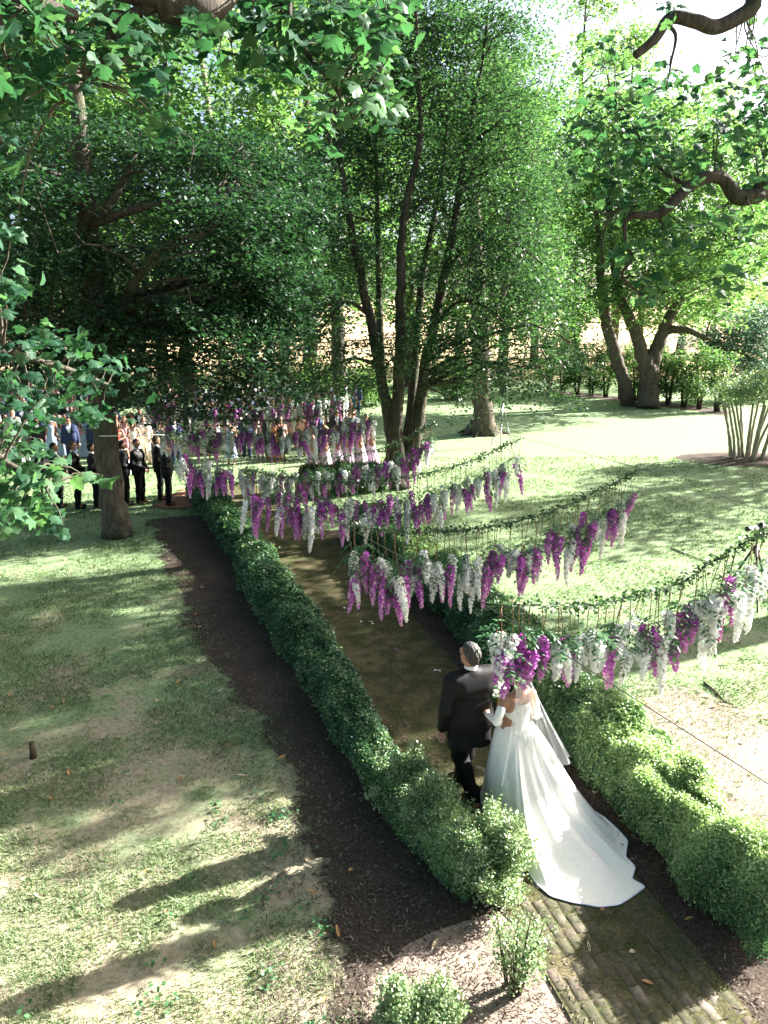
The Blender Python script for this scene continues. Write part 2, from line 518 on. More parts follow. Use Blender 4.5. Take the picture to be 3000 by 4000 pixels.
def strip(name, left, right, z, mat, n=40, jag=0, soft=None):
    """flat sheet between two polylines given as (x, y) lists ordered by y"""
    l, r = np.array(left, float), np.array(right, float)
    tl = np.linspace(0, 1, n)
    def rs(p):
        s = np.concatenate(([0], np.cumsum(np.linalg.norm(np.diff(p, axis=0), axis=1))))
        s /= s[-1]
        return np.column_stack([np.interp(tl, s, p[:, 0]), np.interp(tl, s, p[:, 1])])
    A, B = rs(l), rs(r)
    if jag is not None: A[:, 0] += (vnoise(A[:, 0], A[:, 1], .25, 5) - .5) * .30 + (vnoise(A[:, 0], A[:, 1], .9, 6) - .5) * .3
    if jag:
        A[:, 0] += (vnoise(A[:, 0] * 0, A[:, 1], .06, 15) - .5) * jag
    if soft:
        wl, wr = soft
        d = unit(B - A)
        cols = [(A - d * wl * .5, 0.0), (A + d * wl * .5, 1.0), (B - d * wr * .5, 1.0), (B + d * wr * .5, 0.0)]
        if wr <= 0: cols = cols[:2] + [(B, 1.0)]
        e = np.ones(n)
        V = np.concatenate([np.column_stack([c, np.full(n, z)]) for c, _ in cols])
        W = np.concatenate([np.full(n, w) * e for _, w in cols])
        if wr > 0:
            W.reshape(len(cols), n)[:, -1] = 0
        i = np.arange(n - 1)
        F = np.concatenate([np.stack([k * n + i, (k + 1) * n + i, (k + 1) * n + i + 1, k * n + i + 1], -1) for k in range(len(cols) - 1)])
        return obj(name, V, F, mat, var=W)
    V = np.concatenate([np.column_stack([A, np.full(n, z)]), np.column_stack([B, np.full(n, z)])])
    i = np.arange(n - 1)
    return obj(name, V, np.stack([i, n + i, n + i + 1, i + 1], -1), mat)

LOUT = np.array([(1.0, 4.85), (.87, 5.05), (.24, 5.95), (-.5, 7.54), (-1.16, 9.26), (-2.49, 12.42), (-3.42, 15.13), (-5.07, 18.9), (-6.0, 21.0)])
RIN = np.array([(3.1, 4.6), (2.79, 5.16), (2.55, 6.09), (2.2, 7.3), (1.7, 9.3), (1.1, 11.3), (.35, 13.5), (-.6, 16), (-1.9, 19)])
PATHC = np.array([(2.32, 3.3), (1.83, 5.0), (.35, 10.0), (-1.35, 15.0), (-3.5, 19.6), (-4.9, 22.2)])
mulch_edge = [(-.3, 3.6), (-.54, 5.26), (-.96, 6.51), (-1.42, 7.81), (-2.3, 9.41), (-3.35, 11.32), (-5.5, 16.4), (-6.2, 18.0)]
tag(strip('mulch_bed', mulch_edge, [(2.4, 3.3), (1.9, 4.8), (1.5, 6.4), (.7, 9), (-.3, 12), (-1.6, 15), (-3.8, 19)], .006, M['mulch_soft'], 120, 0, (.85, 0)), kind='structure')
tag(strip('mulch_bed', [(2.2, 3.9), (1.9, 6), (.9, 10), (-.4, 14), (-1.6, 17)], [(4.0, 3.6), (3.75, 5.6), (3.2, 7.2), (2.4, 9.8), (1.3, 13), (-.4, 17)], .008, M['mulch'], 60), kind='structure')
tag(strip('sunlit_soil_patch', [(3.5, 4.2), (3.45, 5.3), (3.2, 6.4), (2.75, 8.4)], [(7.0, 4.2), (6.4, 5.6), (5.6, 7.2), (4.2, 9.2)], .012, M['soil_soft'], 30, 0, (.3, 2.6)), kind='structure')

tag(strip('sunlit_soil_patch', [(-.35, 3.4), (-.1, 4.2), (.15, 4.75), (.5, 5.0)], [(2.0, 3.4), (1.65, 4.2), (1.35, 4.8), (1.1, 5.2)], .010, M['soil_soft'], 40, 0, (.5, .35)), kind='structure')  # lighter colour laid over the mulch to stand for the sun on it

def along(P, s):
    P = np.asarray(P, float)
    d = np.concatenate(([0], np.cumsum(np.linalg.norm(np.diff(P, axis=0), axis=1))))
    s = np.asarray(s, float)
    pos = np.column_stack([np.interp(s, d, P[:, 0]), np.interp(s, d, P[:, 1])])
    p2 = np.column_stack([np.interp(s + .3, d, P[:, 0]), np.interp(s + .3, d, P[:, 1])])
    p1 = np.column_stack([np.interp(s - .3, d, P[:, 0]), np.interp(s - .3, d, P[:, 1])])
    return pos, unit(p2 - p1), d[-1]

# brick path: a base sheet (joints) with bricks standing proud
ss = np.linspace(0, 20.5, 60)
pp, tt, plen = along(PATHC, ss)
nn = np.column_stack([tt[:, 1], -tt[:, 0]])
path = strip('brick_path', pp - nn * np.interp(ss, [0, 2.0, 3.2], [.66, .66, 1.05])[:, None], pp + nn * .66, .0255, M['joint'], 60, None)
tag(path, kind='structure')
def brick_shape(l, w, h, seed):
    r = np.random.default_rng(seed)
    e = .008
    V = []
    for (zz, k) in ((0, 0), (h - e, 0), (h, e)):
        for sx_, sy_ in ((-1, -1), (1, -1), (1, 1), (-1, 1)):
            V.append((sx_ * (l / 2 - k) + r.normal(0, .0022), sy_ * (w / 2 - k) + r.normal(0, .0018), zz + (r.normal(0, .0015) if zz else 0)))
    F = [(8, 9, 10, 11)] + [(i + o, (i + 1) % 4 + o, (i + 1) % 4 + 4 + o, i + 4 + o) for o in (0, 4) for i in range(4)]
    return np.array(V), np.array(F)
bshapes = [brick_shape(.205, .098, .022, k) for k in range(8)]
bmesh_ = [make_mesh('brick', *s_) for s_ in bshapes]
spots = []
for c in range(12):
    v = (c - 5.5) * .108
    s0 = .1 + (c % 2) * .107 + random.uniform(-.02, .02)
    while s0 < 7.5:
        spots.append((s0, v))
        s0 += .215
spots.sort()
sp = np.array(spots)
bp_, bt_, _ = along(PATHC, sp[:, 0])
rest = MB()
for i in range(len(sp)):
    t = bt_[i]
    x, y = bp_[i] + np.array((t[1], -t[0])) * sp[i, 1]
    if sp[i, 0] < .35:
        continue
    ang = math.atan2(t[1], t[0]) + random.gauss(0, .012)
    z = .0045 + random.gauss(0, .0028) - .0055 * min(1, max(0, (sp[i, 0] - 2.4) / 1.6))
    if i < 320:
        o = add('brick', bmesh_[i % 8], M['brick'], path, (x, y, z), ang)
        o.rotation_euler = (random.gauss(0, .012), random.gauss(0, .012), ang)
    else:
        V, F = bshapes[i % 8]
        ca, sa = math.cos(ang), math.sin(ang)
        W = np.column_stack([V[:, 0] * ca - V[:, 1] * sa + x, V[:, 0] * sa + V[:, 1] * ca + y, V[:, 2] + z])
        rest.add(W, F)
tag(rest.build('far_bricks', M['brick'], path), kind='stuff')
# brick landing where the path meets the lawn by the groomsmen
land = tag(obj('brick_landing', [(-6.6, 19.2, .01), (-5.5, 19.0, .01), (-5.2, 21.4, .01), (-6.3, 21.6, .01)], [(0, 1, 2, 3)], M['joint']), kind='structure')
M['redbrick'] = plain('red_brick', (.30, .15, .10), .9, .1, 0, .3, 20)
lm = make_mesh('brick', *brick_shape(.205, .098, .03, 50))
for i in range(5):
    for j in range(20):
        add('brick', lm, M['redbrick'], land, (-6.4 + i * .214 + (j % 2) * .1 + j * .012, 19.3 + j * .112, .004), .1)
# ------------------------------------------------------------------ leaves, trees
def leaf_quads(C, size, up=.35, wr=.30, rs=None, nrm=None):
    r = rs or rng
    N = len(C)
    size = np.broadcast_to(np.asarray(size, float), (N,))[:, None] * r.uniform(.7, 1.3, (N, 1))
    n = r.normal(size=(N, 3))
    n[:, 2] = np.abs(n[:, 2]) + up
    if nrm is not None:
        n = n + nrm
    n = unit(n)
    t = unit(np.cross(n, r.normal(size=(N, 3))))
    b = np.cross(n, t)
    V = np.stack([C - t * size * .5, C + b * size * wr + n * size * .08, C + t * size * .5 - n * size * .05, C - b * size * wr + n * size * .08], 1)
    F = np.arange(4 * N).reshape(N, 4)
    return V.reshape(-1, 3), F

def leaf_cloud(name, C, size, mat, parent, var=None, up=.35, wr=.30, kind=None):
    V, F = leaf_quads(C, size, up, wr)
    if var is None:
        var = np.clip(rng.normal(.42, .22, len(C)), 0, 1)
    o = obj(name, V, F, mat, parent, var=np.repeat(var, 4))
    return tag(o, kind=kind) if kind else o

def blob_clusters(blobs, n, shell=.45):
    """cluster centres in ellipsoids (centre, radii, weight)"""
    vol = np.array([b[1][0] * b[1][1] * b[1][2] * (b[2] if len(b) > 2 else 1) for b in blobs]) ** .8
    cnt = np.maximum(2, (n * vol / vol.sum()).astype(int))
    out = []
    for (bb, k) in zip(blobs, cnt):
        d = unit(rng.normal(size=(k, 3)))
        r = rng.random((k, 1)) ** shell
        out.append(np.asarray(bb[0]) + d * r * np.asarray(bb[1]))
    return np.concatenate(out)

def pxblob(px, py, Y, wx, hy, dy, wt=1.0):
    c = at(px, py, Y)
    depth = c[1] * math.cos(PITCH) - (c[2] - CAM_H) * math.sin(PITCH)
    k = depth / FPX
    return (c, np.array((wx * k, dy, hy * k)), wt)

def branch_path(p0, p1, sag=.0, wob=.12, n=8):
    t = np.linspace(0, 1, n)[:, None]
    L = np.linalg.norm(p1 - p0)
    mid = (p0 + p1) / 2 + np.array((0, 0, L * .12 + sag)) + rng.normal(size=3) * L * wob
    P = (1 - t) ** 2 * p0 + 2 * t * (1 - t) * mid + t ** 2 * p1
    P[1:-1] += rng.normal(size=(n - 2, 3)) * L * .018
    return P

def tree(name, label, stems, blobs, ncl, per, leaf, crad, mat, bark, nbr=60, flare=1.5, group=None, up=1.1, wr=.3, twigs=True, brk=.16, cat='tree', flat=.6, shell=.45, sides=12, spray=None, minz=0.0):
    """stems: list of (points, radii); first point of the first stem is the base"""
    base = np.array(stems[0][0][0], float)
    root = thing(name, label, cat, (base[0], base[1], base[2]), 0, group)
    tb = MB()
    samples = []
    for (P, rad) in stems:
        P, rad = smooth_path(np.asarray(P, float), rad)
        P = P.copy()
        nrm_ = rng.normal(size=P.shape) * rad[:, None] * .10
        P[2:] += nrm_[2:]
        h = np.maximum(P[:, 2] - base[2], 0)
        rr = rad * (1 + (flare - 1) * np.exp(-h / .45))
        tb.tube(P - base, rr, sides)
        samples.append(np.column_stack([P, rad]))
    # buttress roots
    if flare > 1.2:
        r0 = stems[0][1][0]
        for k in range(7):
            a_ = k * 2 * PI / 7 + rng.uniform(-.3, .3)
            d = np.array((math.cos(a_), math.sin(a_), 0))
            L = r0 * rng.uniform(1.8, 2.6)
            tb.tube([d * r0 * .5 + (0, 0, r0 * 1.3), d * r0 * 1.05 + (0, 0, r0 * .45), d * L + (0, 0, -.02)], [r0 * .3, r0 * .26, r0 * .08], 6)
    tb.build('trunk', bark, root, True)
    S = np.concatenate(samples)
    C = blob_clusters(blobs, ncl, shell)
    # branches to a share of the clusters
    bb = MB()
    pick = rng.permutation(len(C))[:nbr]
    ends = []
    for i in pick:
        c = C[i]
        hd = np.linalg.norm(S[:, :2] - c[:2], axis=1)
        dz = c[2] - S[:, 2]
        cost = np.hypot(hd, dz) + np.where(S[:, 2] - base[2] < minz, 6.0, 0) + np.where(dz < .15 * hd, 2.0 + (.15 * hd - dz), 0) + rng.random(len(S)) * .8
        j = np.argmin(cost)
        L = np.linalg.norm(c - S[j, :3])
        r0 = min(S[j, 3] * .55, .012 + L * brk * .1)
        P = branch_path(S[j, :3], c)
        bb.tube(P - base, np.linspace(r0, .006, len(P)), 5, cap=False)
        ends.append(np.column_stack([P[3:], np.full(len(P) - 3, r0 * .4)]))
        for q in range(2):
            k = rng.integers(3, len(P) - 1)
            e = P[k] + rng.normal(size=3) * L * .16
            bb.tube(branch_path(P[k], e, n=5) - base, np.linspace(r0 * .4, .004, 5), 4, cap=False)
    if len(ends) and twigs:
        E_ = np.concatenate(ends)
        for i in rng.permutation(len(C))[:nbr * 3]:
            c = C[i]
            dd = np.linalg.norm(E_[:, :3] - c, axis=1)
            j = np.argmin(dd)
            if dd[j] < 2.5:
                bb.tube(branch_path(E_[j, :3], c, n=5) - base, np.linspace(min(.02, E_[j, 3]), .004, 5), 4, cap=False)
    if bb.n:
        tag(bb.build('branches', bark, root, True), kind='stuff')
    n = len(C) * per
    off = rng.normal(size=(n, 3)) * crad * np.array((1, 1, flat))
    if spray:
        ctr = S[:, :2].mean(0)
        d = np.column_stack([C[:, :2] - ctr, np.zeros(len(C))]) * .8 / (np.linalg.norm(C[:, :2] - ctr, axis=1)[:, None] + .3) + rng.normal(size=(len(C), 3)) * (.55, .55, .22) + (0, 0, -.12)
        d = unit(d)
        lat = unit(np.cross(d, (0, 0, 1.0)))
        upv = np.cross(lat, d)
        szc = rng.uniform(.65, 1.45, (len(C), 1))
        D_, L_, U_, Z_ = [np.repeat(a_, per, 0) for a_ in (d, lat, upv, szc)]
        tq = rng.uniform(-.5, .5, (n, 1))
        off = Z_ * (D_ * tq * spray[0] + L_ * rng.normal(size=(n, 1)) * spray[1] * (1.0 - .6 * np.abs(tq)) + U_ * rng.normal(size=(n, 1)) * spray[2]) - np.array((0, 0, 1.0)) * (tq + .5) ** 2 * spray[0] * .18
    lc = np.repeat(C, per, axis=0) + off
    var = np.clip(np.repeat(rng.normal(.42, .14, len(C)), per) + rng.normal(0, .16, n), 0, 1)
    leaf_cloud('crown', lc - base, leaf, mat, root, var, up, wr)
    return root

def pxpath(pts):
    """[(px, py, Y, radius_m)] -> (points, radii)"""
    return (np.array([at(p[0], p[1], p[2]) for p in pts]), np.array([p[3] for p in pts]))

# left tree: single grey trunk beside the mulch bed
base = gr(458, 2095)
stB = [(np.vstack([base, at(445, 1950, 16.6), at(412, 1700, 16.6), at(385, 1450, 16.6), at(365, 1150, 16.7), at(338, 850, 16.8), at(312, 500, 16.9), at(280, 150, 17), at(250, -300, 17)]),
        np.array((.33, .29, .28, .27, .26, .22, .17, .11, .05))),
       pxpath([(400, 1330, 16.6, .14), (470, 1200, 16.3, .11), (560, 1050, 16, .08), (640, 950, 15.7, .05)]),
       pxpath([(380, 1230, 16.6, .13), (290, 1260, 16.2, .10), (150, 1230, 15.8, .07), (20, 1250, 15.4, .04)]),
       pxpath([(345, 900, 16.7, .12), (440, 780, 16.9, .09), (520, 620, 17.2, .06), (560, 450, 17.5, .03)]),
       pxpath([(330, 760, 16.8, .10), (230, 690, 16.2, .07), (120, 640, 15.8, .04)]),
       pxpath([(375, 1180, 16.7, .12), (600, 1140, 17.5, .08), (850, 1090, 18.2, .05), (1000, 1050, 18.5, .03)]),
       pxpath([(350, 880, 16.7, .10), (600, 800, 16.2, .07), (800, 815, 15.9, .05), (950, 850, 15.6, .03)])]
blB = [pxblob(*b) for b in (
    (120, 520, 16, 230, 70, 1.8, .5), (430, 520, 17, 260, 60, 1.8, .5), (780, 600, 17, 300, 80, 2.0, .7), (1030, 650, 18, 240, 100, 2.0, .8),
    (120, 760, 15.5, 220, 130, 2), (420, 740, 17.5, 160, 50, 1.6, .5), (940, 800, 16.5, 280, 130, 2.2), (1150, 850, 18.5, 180, 180, 2),
    (150, 1020, 16, 260, 110, 2.2), (450, 1000, 17, 200, 70, 1.8, .7), (900, 1010, 17, 320, 90, 2.2), (1120, 1080, 18, 170, 150, 2),
    (120, 1250, 16, 240, 100, 2), (520, 1240, 16.5, 280, 110, 2), (880, 1270, 17, 300, 110, 2.2), (1060, 1220, 18, 180, 120, 2),
    (200, 1400, 17, 230, 70, 1.5), (640, 1410, 16.5, 280, 70, 1.6), (1000, 1400, 18, 170, 70, 1.6), (850, 1520, 17.5, 160, 55, 1.2, .7), (480, 1500, 17, 150, 50, 1.2, .6), (620, 1560, 17, 130, 50, 1.1, .8), (760, 1620, 17.5, 110, 45, 1.0, .7), (930, 1570, 18, 120, 45, 1.0, .7), (1090, 1490, 18.5, 120, 50, 1.1, .7), (330, 1540, 16.5, 130, 50, 1.0, .6), (60, 1420, 16, 150, 60, 1.2))]
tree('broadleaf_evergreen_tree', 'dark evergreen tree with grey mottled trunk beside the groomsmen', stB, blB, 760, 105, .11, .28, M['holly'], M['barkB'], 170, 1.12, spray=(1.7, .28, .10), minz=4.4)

# centre holly: many stems from one base
bC = gr(1545, 1905)
def stem(*pts):
    P, r_ = pxpath(pts)
    return P, r_ * .8
stC = [(np.vstack([bC, at(1545, 1800, 21.9), at(1535, 1690, 21.8), at(1500, 1540, 21.6), at(1450, 1265, 21.4), at(1395, 1010, 21.2), at(1350, 760, 21), at(1310, 450, 21), at(1290, 100, 21)]),
        np.array((.42, .32, .22, .17, .14, .115, .09, .06, .035))),
       stem((1560, 1830, 21.8, .30), (1550, 1640, 21.5, .24), (1562, 1420, 21.3, .21), (1566, 1175, 21.2, .18), (1575, 868, 21.1, .14), (1640, 542, 21, .10), (1630, 250, 21, .08), (1622, -60, 21, .05)),
       stem((1585, 1830, 22, .30), (1632, 1640, 21.9, .25), (1663, 1420, 22, .21), (1735, 1085, 22.1, .16), (1790, 760, 22.2, .12), (1835, 488, 22.4, .09), (1885, 235, 22.5, .06), (1910, 0, 22.5, .04)),
       stem((1570, 1800, 22.2, .26), (1610, 1560, 22.6, .19), (1640, 1157, 22.9, .14), (1690, 880, 23, .10), (1740, 560, 23.2, .06), (1760, 250, 23.3, .03)),
       stem((1545, 1780, 22.2, .24), (1500, 1560, 22.6, .17), (1482, 1200, 22.9, .13), (1475, 800, 23, .09), (1462, 420, 23, .06), (1450, 100, 23, .03)),
       stem((1690, 1280, 22, .08), (1790, 1180, 21.4, .06), (1900, 1200, 20.8, .04), (2010, 1300, 20.4, .02)),
       stem((1740, 1060, 22, .08), (1850, 940, 21.6, .06), (2000, 950, 21.2, .04), (2120, 1030, 21, .02)),
       stem((1440, 1230, 21.4, .08), (1350, 1180, 21, .06), (1250, 1290, 20.6, .04), (1150, 1380, 20.3, .02)),
       stem((1480, 1430, 21.6, .07), (1380, 1400, 21.2, .05), (1280, 1450, 20.8, .03), (1180, 1520, 20.5, .02)),
       stem((1790, 760, 22.2, .08), (1880, 640, 22.6, .06), (2020, 620, 22.9, .04), (2150, 640, 23, .02))]
blC = [pxblob(*b) for b in (
    (1300, 700, 21.5, 200, 220, 1.8), (1280, 1000, 21, 200, 170, 1.8), (1230, 1260, 21, 200, 120, 1.8), (1420, 400, 22, 220, 260, 2), (1480, 120, 22, 240, 180, 2),
    (1700, 100, 22.5, 280, 200, 2.2), (1950, 130, 23, 240, 150, 2), (1650, 420, 22, 250, 230, 2.2), (1900, 420, 22.5, 260, 200, 2.2), (2080, 620, 22.5, 180, 150, 1.8),
    (1600, 760, 22.5, 230, 180, 2.2), (1880, 740, 22, 260, 180, 2.2), (2030, 900, 21.8, 210, 150, 2), (1500, 1050, 23, 180, 140, 1.6), (1850, 1050, 21.5, 250, 160, 2.2),
    (2080, 1130, 21.2, 180, 150, 1.9), (1900, 1290, 21, 230, 120, 2), (2150, 1340, 20.8, 140, 130, 1.6), (2030, 1470, 20.6, 170, 90, 1.5), (1790, 1420, 21.5, 130, 90, 1.4, .7),
    (1350, 1420, 20.5, 150, 90, 1.5, .7), (1220, 1500, 20.5, 140, 60, 1.3, .7), (1420, 1540, 21, 90, 70, 1.2, .6), (1640, 1250, 22.5, 90, 200, 1, .6), (2210, 1520, 20.4, 90, 40, .8, .5), (1700, 1330, 21, 150, 110, 1.5, .8), (1480, 1380, 21, 120, 110, 1.4, .7), (1820, 1560, 21, 110, 60, 1.0, .5))]
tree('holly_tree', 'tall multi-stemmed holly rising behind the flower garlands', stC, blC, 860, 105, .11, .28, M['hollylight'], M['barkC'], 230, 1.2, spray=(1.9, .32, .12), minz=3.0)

# lone tree on the lawn behind the holly
bD = gr(1885, 1695)
stD = [(np.vstack([bD, at(1885, 1600, 32.4), at(1882, 1450, 32.4), at(1872, 1200, 32.5), at(1860, 950, 32.6), at(1850, 600, 32.7)]), np.array((.52, .42, .40, .37, .28, .12))),
       pxpath([(1875, 1300, 32.4, .2), (1960, 1150, 32, .14), (2050, 980, 31.6, .08)]), pxpath([(1868, 1180, 32.4, .18), (1780, 1000, 33, .12), (1700, 850, 33.5, .06)])]
tree('lawn_tree', 'tree with flared brown trunk on the sunny lawn right of the holly', stD,
     [pxblob(*b) for b in ((1850, 560, 33, 280, 200, 3.0), (1950, 380, 33, 260, 180, 3.0), (1990, 1230, 32, 100, 80, 1.6, .6))],
     300, 60, .16, .5, M['forest'], M['barkE'], 50, 1.8, spray=(2.0, .4, .15))

# double-trunk shade tree on the far side of the lawn
bE = gr(2530, 1595)
stE = [(np.vstack([bE, at(2535, 1500, 43.3), at(2530, 1420, 43.3), at(2520, 1370, 43.3)]), np.array((.62, .55, .47, .30))),
       pxpath([(2528, 1500, 43.25, .42), (2517, 1420, 43.2, .41), (2492, 1320, 43.1, .36), (2458, 1240, 43, .31), (2420, 1140, 43, .26), (2390, 950, 43, .22), (2370, 700, 43, .10)]),
       pxpath([(2538, 1500, 43.35, .42), (2550, 1430, 43.4, .43), (2572, 1340, 43.5, .38), (2610, 1250, 43.7, .32), (2680, 1130, 44, .26), (2760, 980, 44.3, .24), (2850, 800, 44.6, .12)]),
       (np.vstack([gr(2455, 1585), at(2440, 1500, 43.6), at(2405, 1390, 43.6), at(2370, 1270, 43.5), at(2352, 1130, 43.4), at(2340, 950, 43.2), at(2320, 750, 43)]), np.array((.46, .38, .36, .33, .28, .2, .1))),
       pxpath([(2600, 1290, 43.6, .28), (2680, 1290, 43, .2), (2780, 1330, 42.5, .1)]),
       pxpath([(2680, 1130, 44, .25), (2600, 950, 43.5, .18), (2560, 750, 43, .1)])]
tree('double_trunk_tree', 'massive double-trunked shade tree across the sunlit lawn', stE,
     [pxblob(*b) for b in ((2500, 620, 43, 330, 200, 5), (2700, 850, 42, 280, 170, 4.5), (2380, 900, 43, 230, 170, 4), (2860, 650, 44, 230, 220, 4.5), (2300, 620, 44, 200, 200, 4),
                           (2620, 1080, 41, 190, 130, 3), (2370, 1130, 43, 130, 110, 3), (2850, 980, 43, 200, 140, 4), (2480, 1180, 42, 110, 90, 2, .7), (2600, 420, 44, 230, 150, 4, .5), (2330, 330, 45, 170, 200, 4, .5), (2250, 850, 44, 150, 170, 3, .7), (2800, 1180, 43, 140, 90, 3), (2260, 1180, 44, 90, 130, 2.5, .7))],
     640, 70, .24, .62, M['lime'], M['barkE'], 90, 1.12, sides=16, spray=(2.4, .55, .2))

# ------------------------------------------------------------------ background trees and shrubs
BG = [  # px of trunk, distance, height, crown radius, where it stands (for the label), leaf material
    (-120, 54, 26, 7, 'leftmost, cut by the frame edge', 'forest'), (95, 50, 27, 6, 'far left behind the seated rows', 'forest'),
    (330, 58, 27, 7, 'behind the evergreen trunk', 'lime'), (560, 64, 28, 7, 'right of the evergreen trunk', 'lime'),
    (735, 50, 26, 5.5, 'left of the pale field gap', 'forest'), (985, 47, 17, 4.5, 'thick trunk in front of the pale field', 'forest'),
    (1215, 50, 27, 5.5, 'left of the holly stems', 'lime'), (1330, 45, 24, 5, 'just left of the holly stems', 'forest'),
    (1060, 75, 30, 7, 'far off behind the pale field gap', 'lime'), (300, 90, 36, 9, 'tallest in the distance on the left', 'lime'),
    (720, 95, 36, 9, 'distant, between the left trunks', 'lime'), (1480, 84, 30, 8, 'distant, behind the holly', 'lime'),
    (1790, 70, 24, 6, 'behind the lawn tree', 'lime'), (2080, 76, 23, 6, 'right of the lawn tree', 'lime'),
    (2240, 62, 18, 5.5, 'left of the double-trunked tree', 'lime'), (2480, 80, 20, 7, 'behind the double-trunked tree', 'lime'),
    (2760, 74, 17, 6.5, 'right of the double-trunked tree', 'lime'), (3010, 62, 19, 6, 'rightmost, behind the clipped bush', 'lime'),
    (200, 46, 22, 5.5, 'bright, left of the evergreen trunk', 'lime'), (470, 50, 24, 5.5, 'bright, just behind the evergreen trunk', 'lime'), (640, 46, 19, 4.5, 'bright, low-branched behind the groomsmen', 'lime'),
    (1120, 60, 25, 6, 'bright, between the pale field and the holly', 'lime'), (1600, 58, 24, 5.5, 'bright, directly behind the holly stems', 'lime'), (1960, 58, 22, 5, 'bright, right behind the lawn tree', 'lime'),
    (2200, 95, 43, 8, 'tall and far, left of the open sky', 'lime'), (2380, 88, 36, 6.5, 'far, below the open sky', 'lime'), (2900, 95, 27, 7, 'far right beneath the overhanging limb', 'lime'), (2640, 92, 29, 6, 'thin-topped, against the open sky', 'lime'),
    (1900, 110, 40, 10, 'farthest, above the lawn', 'lime'), (1200, 120, 42, 10, 'farthest, above the guests', 'lime')]
for (px, Y, H_, cr, where, mt) in BG:
    x = (px - 1500) / FPX * Y * .99
    z0 = float(hill(np.array([x]), np.array([Y]))[0])
    lean = rng.normal(0, .5)
    r0 = .2 + H_ * .012
    st = [(np.array([(x, Y, z0), (x + lean * .1, Y, z0 + H_ * .2), (x + lean * .5, Y, z0 + H_ * .5), (x + lean, Y, z0 + H_ * .95)]), np.array((r0, r0 * .85, r0 * .6, .05)))]
    bl = []
    lo = 3.6 if H_ < 22 else 4.4
    for k in range(12):
        a_ = rng.uniform(0, 2 * PI)
        zz = (H_ - 2.5) if k == 0 else lo + 1.0 + (H_ - lo - 3) * ((k - 1) / 10 + rng.uniform(0, .1))
        sp_ = cr * (.75 if zz < H_ * .6 else .45)
        bl.append((np.array((x + math.cos(a_) * sp_ * .7, Y + math.sin(a_) * sp_ * .7, z0 + zz)), np.array((cr * rng.uniform(.45, .7), cr * .55, rng.uniform(1.3, 2.4)))))
    tree('forest_tree', 'sunlit leafy woodland tree, ' + where, st, bl, 170, 46, .42, .85, M[mt], M['barkE'] if Y > 48 else M['barkB'], 26, 1.3, 'woodland trees beyond the garden', twigs=False, sides=8, spray=(3.2, .75, .32))
# pale bare-looking tall trunk seen through the gap
xg = (880 - 1500) / FPX * 68
tree('forest_tree', 'pale slender trunk seen through the gap in the canopy', [(np.array([(xg, 68, 0), (xg + .4, 68, 12), (xg, 68, 24), (xg - .8, 68, 30)]), np.array((.4, .34, .26, .1)))],
     [(np.array((xg, 68, 29)), np.array((4, 4, 3))), (np.array((xg - 2, 68, 15)), np.array((2.5, 2.5, 1.5)))], 60, 40, .36, .8, M['lime'], M['barkP'], 10, 1.2, 'woodland trees beyond the garden', twigs=False, sides=8)
# silvery tree at the right edge
bS = gr(2985, 1560)
tree('silver_tree', 'pale blue-green tree at the right edge behind the clipped bush', [(np.array([bS, bS + (0, 0, 2), bS + (.3, 0, 5), bS + (.2, 0, 8)]), np.array((.3, .26, .18, .05)))],
     [pxblob(*b) for b in ((2880, 1400, 47, 150, 100, 2.0), (2990, 1300, 48, 110, 100, 2.0), (2780, 1330, 48, 110, 70, 2.0), (2960, 1480, 47, 90, 80, 1.8), (2910, 1250, 48, 110, 70, 2.0))], 330, 44, .20, .45, M['bluegreen'], M['barkE'], 30, 1.2)
# row of thin shrubs along the far edge of the lawn
fl = np.array([gr(2130, 1528)[:2], gr(2300, 1545)[:2], gr(2570, 1575)[:2], gr(2850, 1615)[:2]])
rows = ['first', 'second', 'third', 'fourth', 'fifth', 'sixth', 'seventh', 'eighth', 'ninth', 'tenth', 'eleventh', 'twelfth']
for k in range(12):
    q, tq, ln = along(fl, [.5])
    q, tq, ln = along(fl, [ln * (k + .3) / 12])
    x, y = q[0]
    h_ = rng.uniform(3.0, 3.9)
    st = []
    for s_ in range(3):
        a_ = s_ * 2.1 + rng.random()
        st.append((np.array([(x + .1 * math.cos(a_), y + .1 * math.sin(a_), 0), (x + .25 * math.cos(a_), y + .25 * math.sin(a_), h_ * .4), (x + .5 * math.cos(a_), y + .5 * math.sin(a_), h_ * .9)]), np.array((.09, .06, .02))))
    bl = [(np.array((x + rng.normal(0, .25), y, h_ * f)), np.array((.75, .75, .7))) for f in (.28, .5, .7, .9)]
    tree('shrub', 'thin leggy shrub, %s from the left in the row edging the far lawn' % rows[k], st, bl, 85, 30, .16, .24, M['forest'], M['twig'], 14, 1.0, 'row of shrubs along the far lawn edge', cat='shrub', twigs=False, sides=6)
tag(strip('mulch_strip', fl + (-.8, -.9), fl + (.8, .9), .006, M['mulch'], 20), kind='structure')
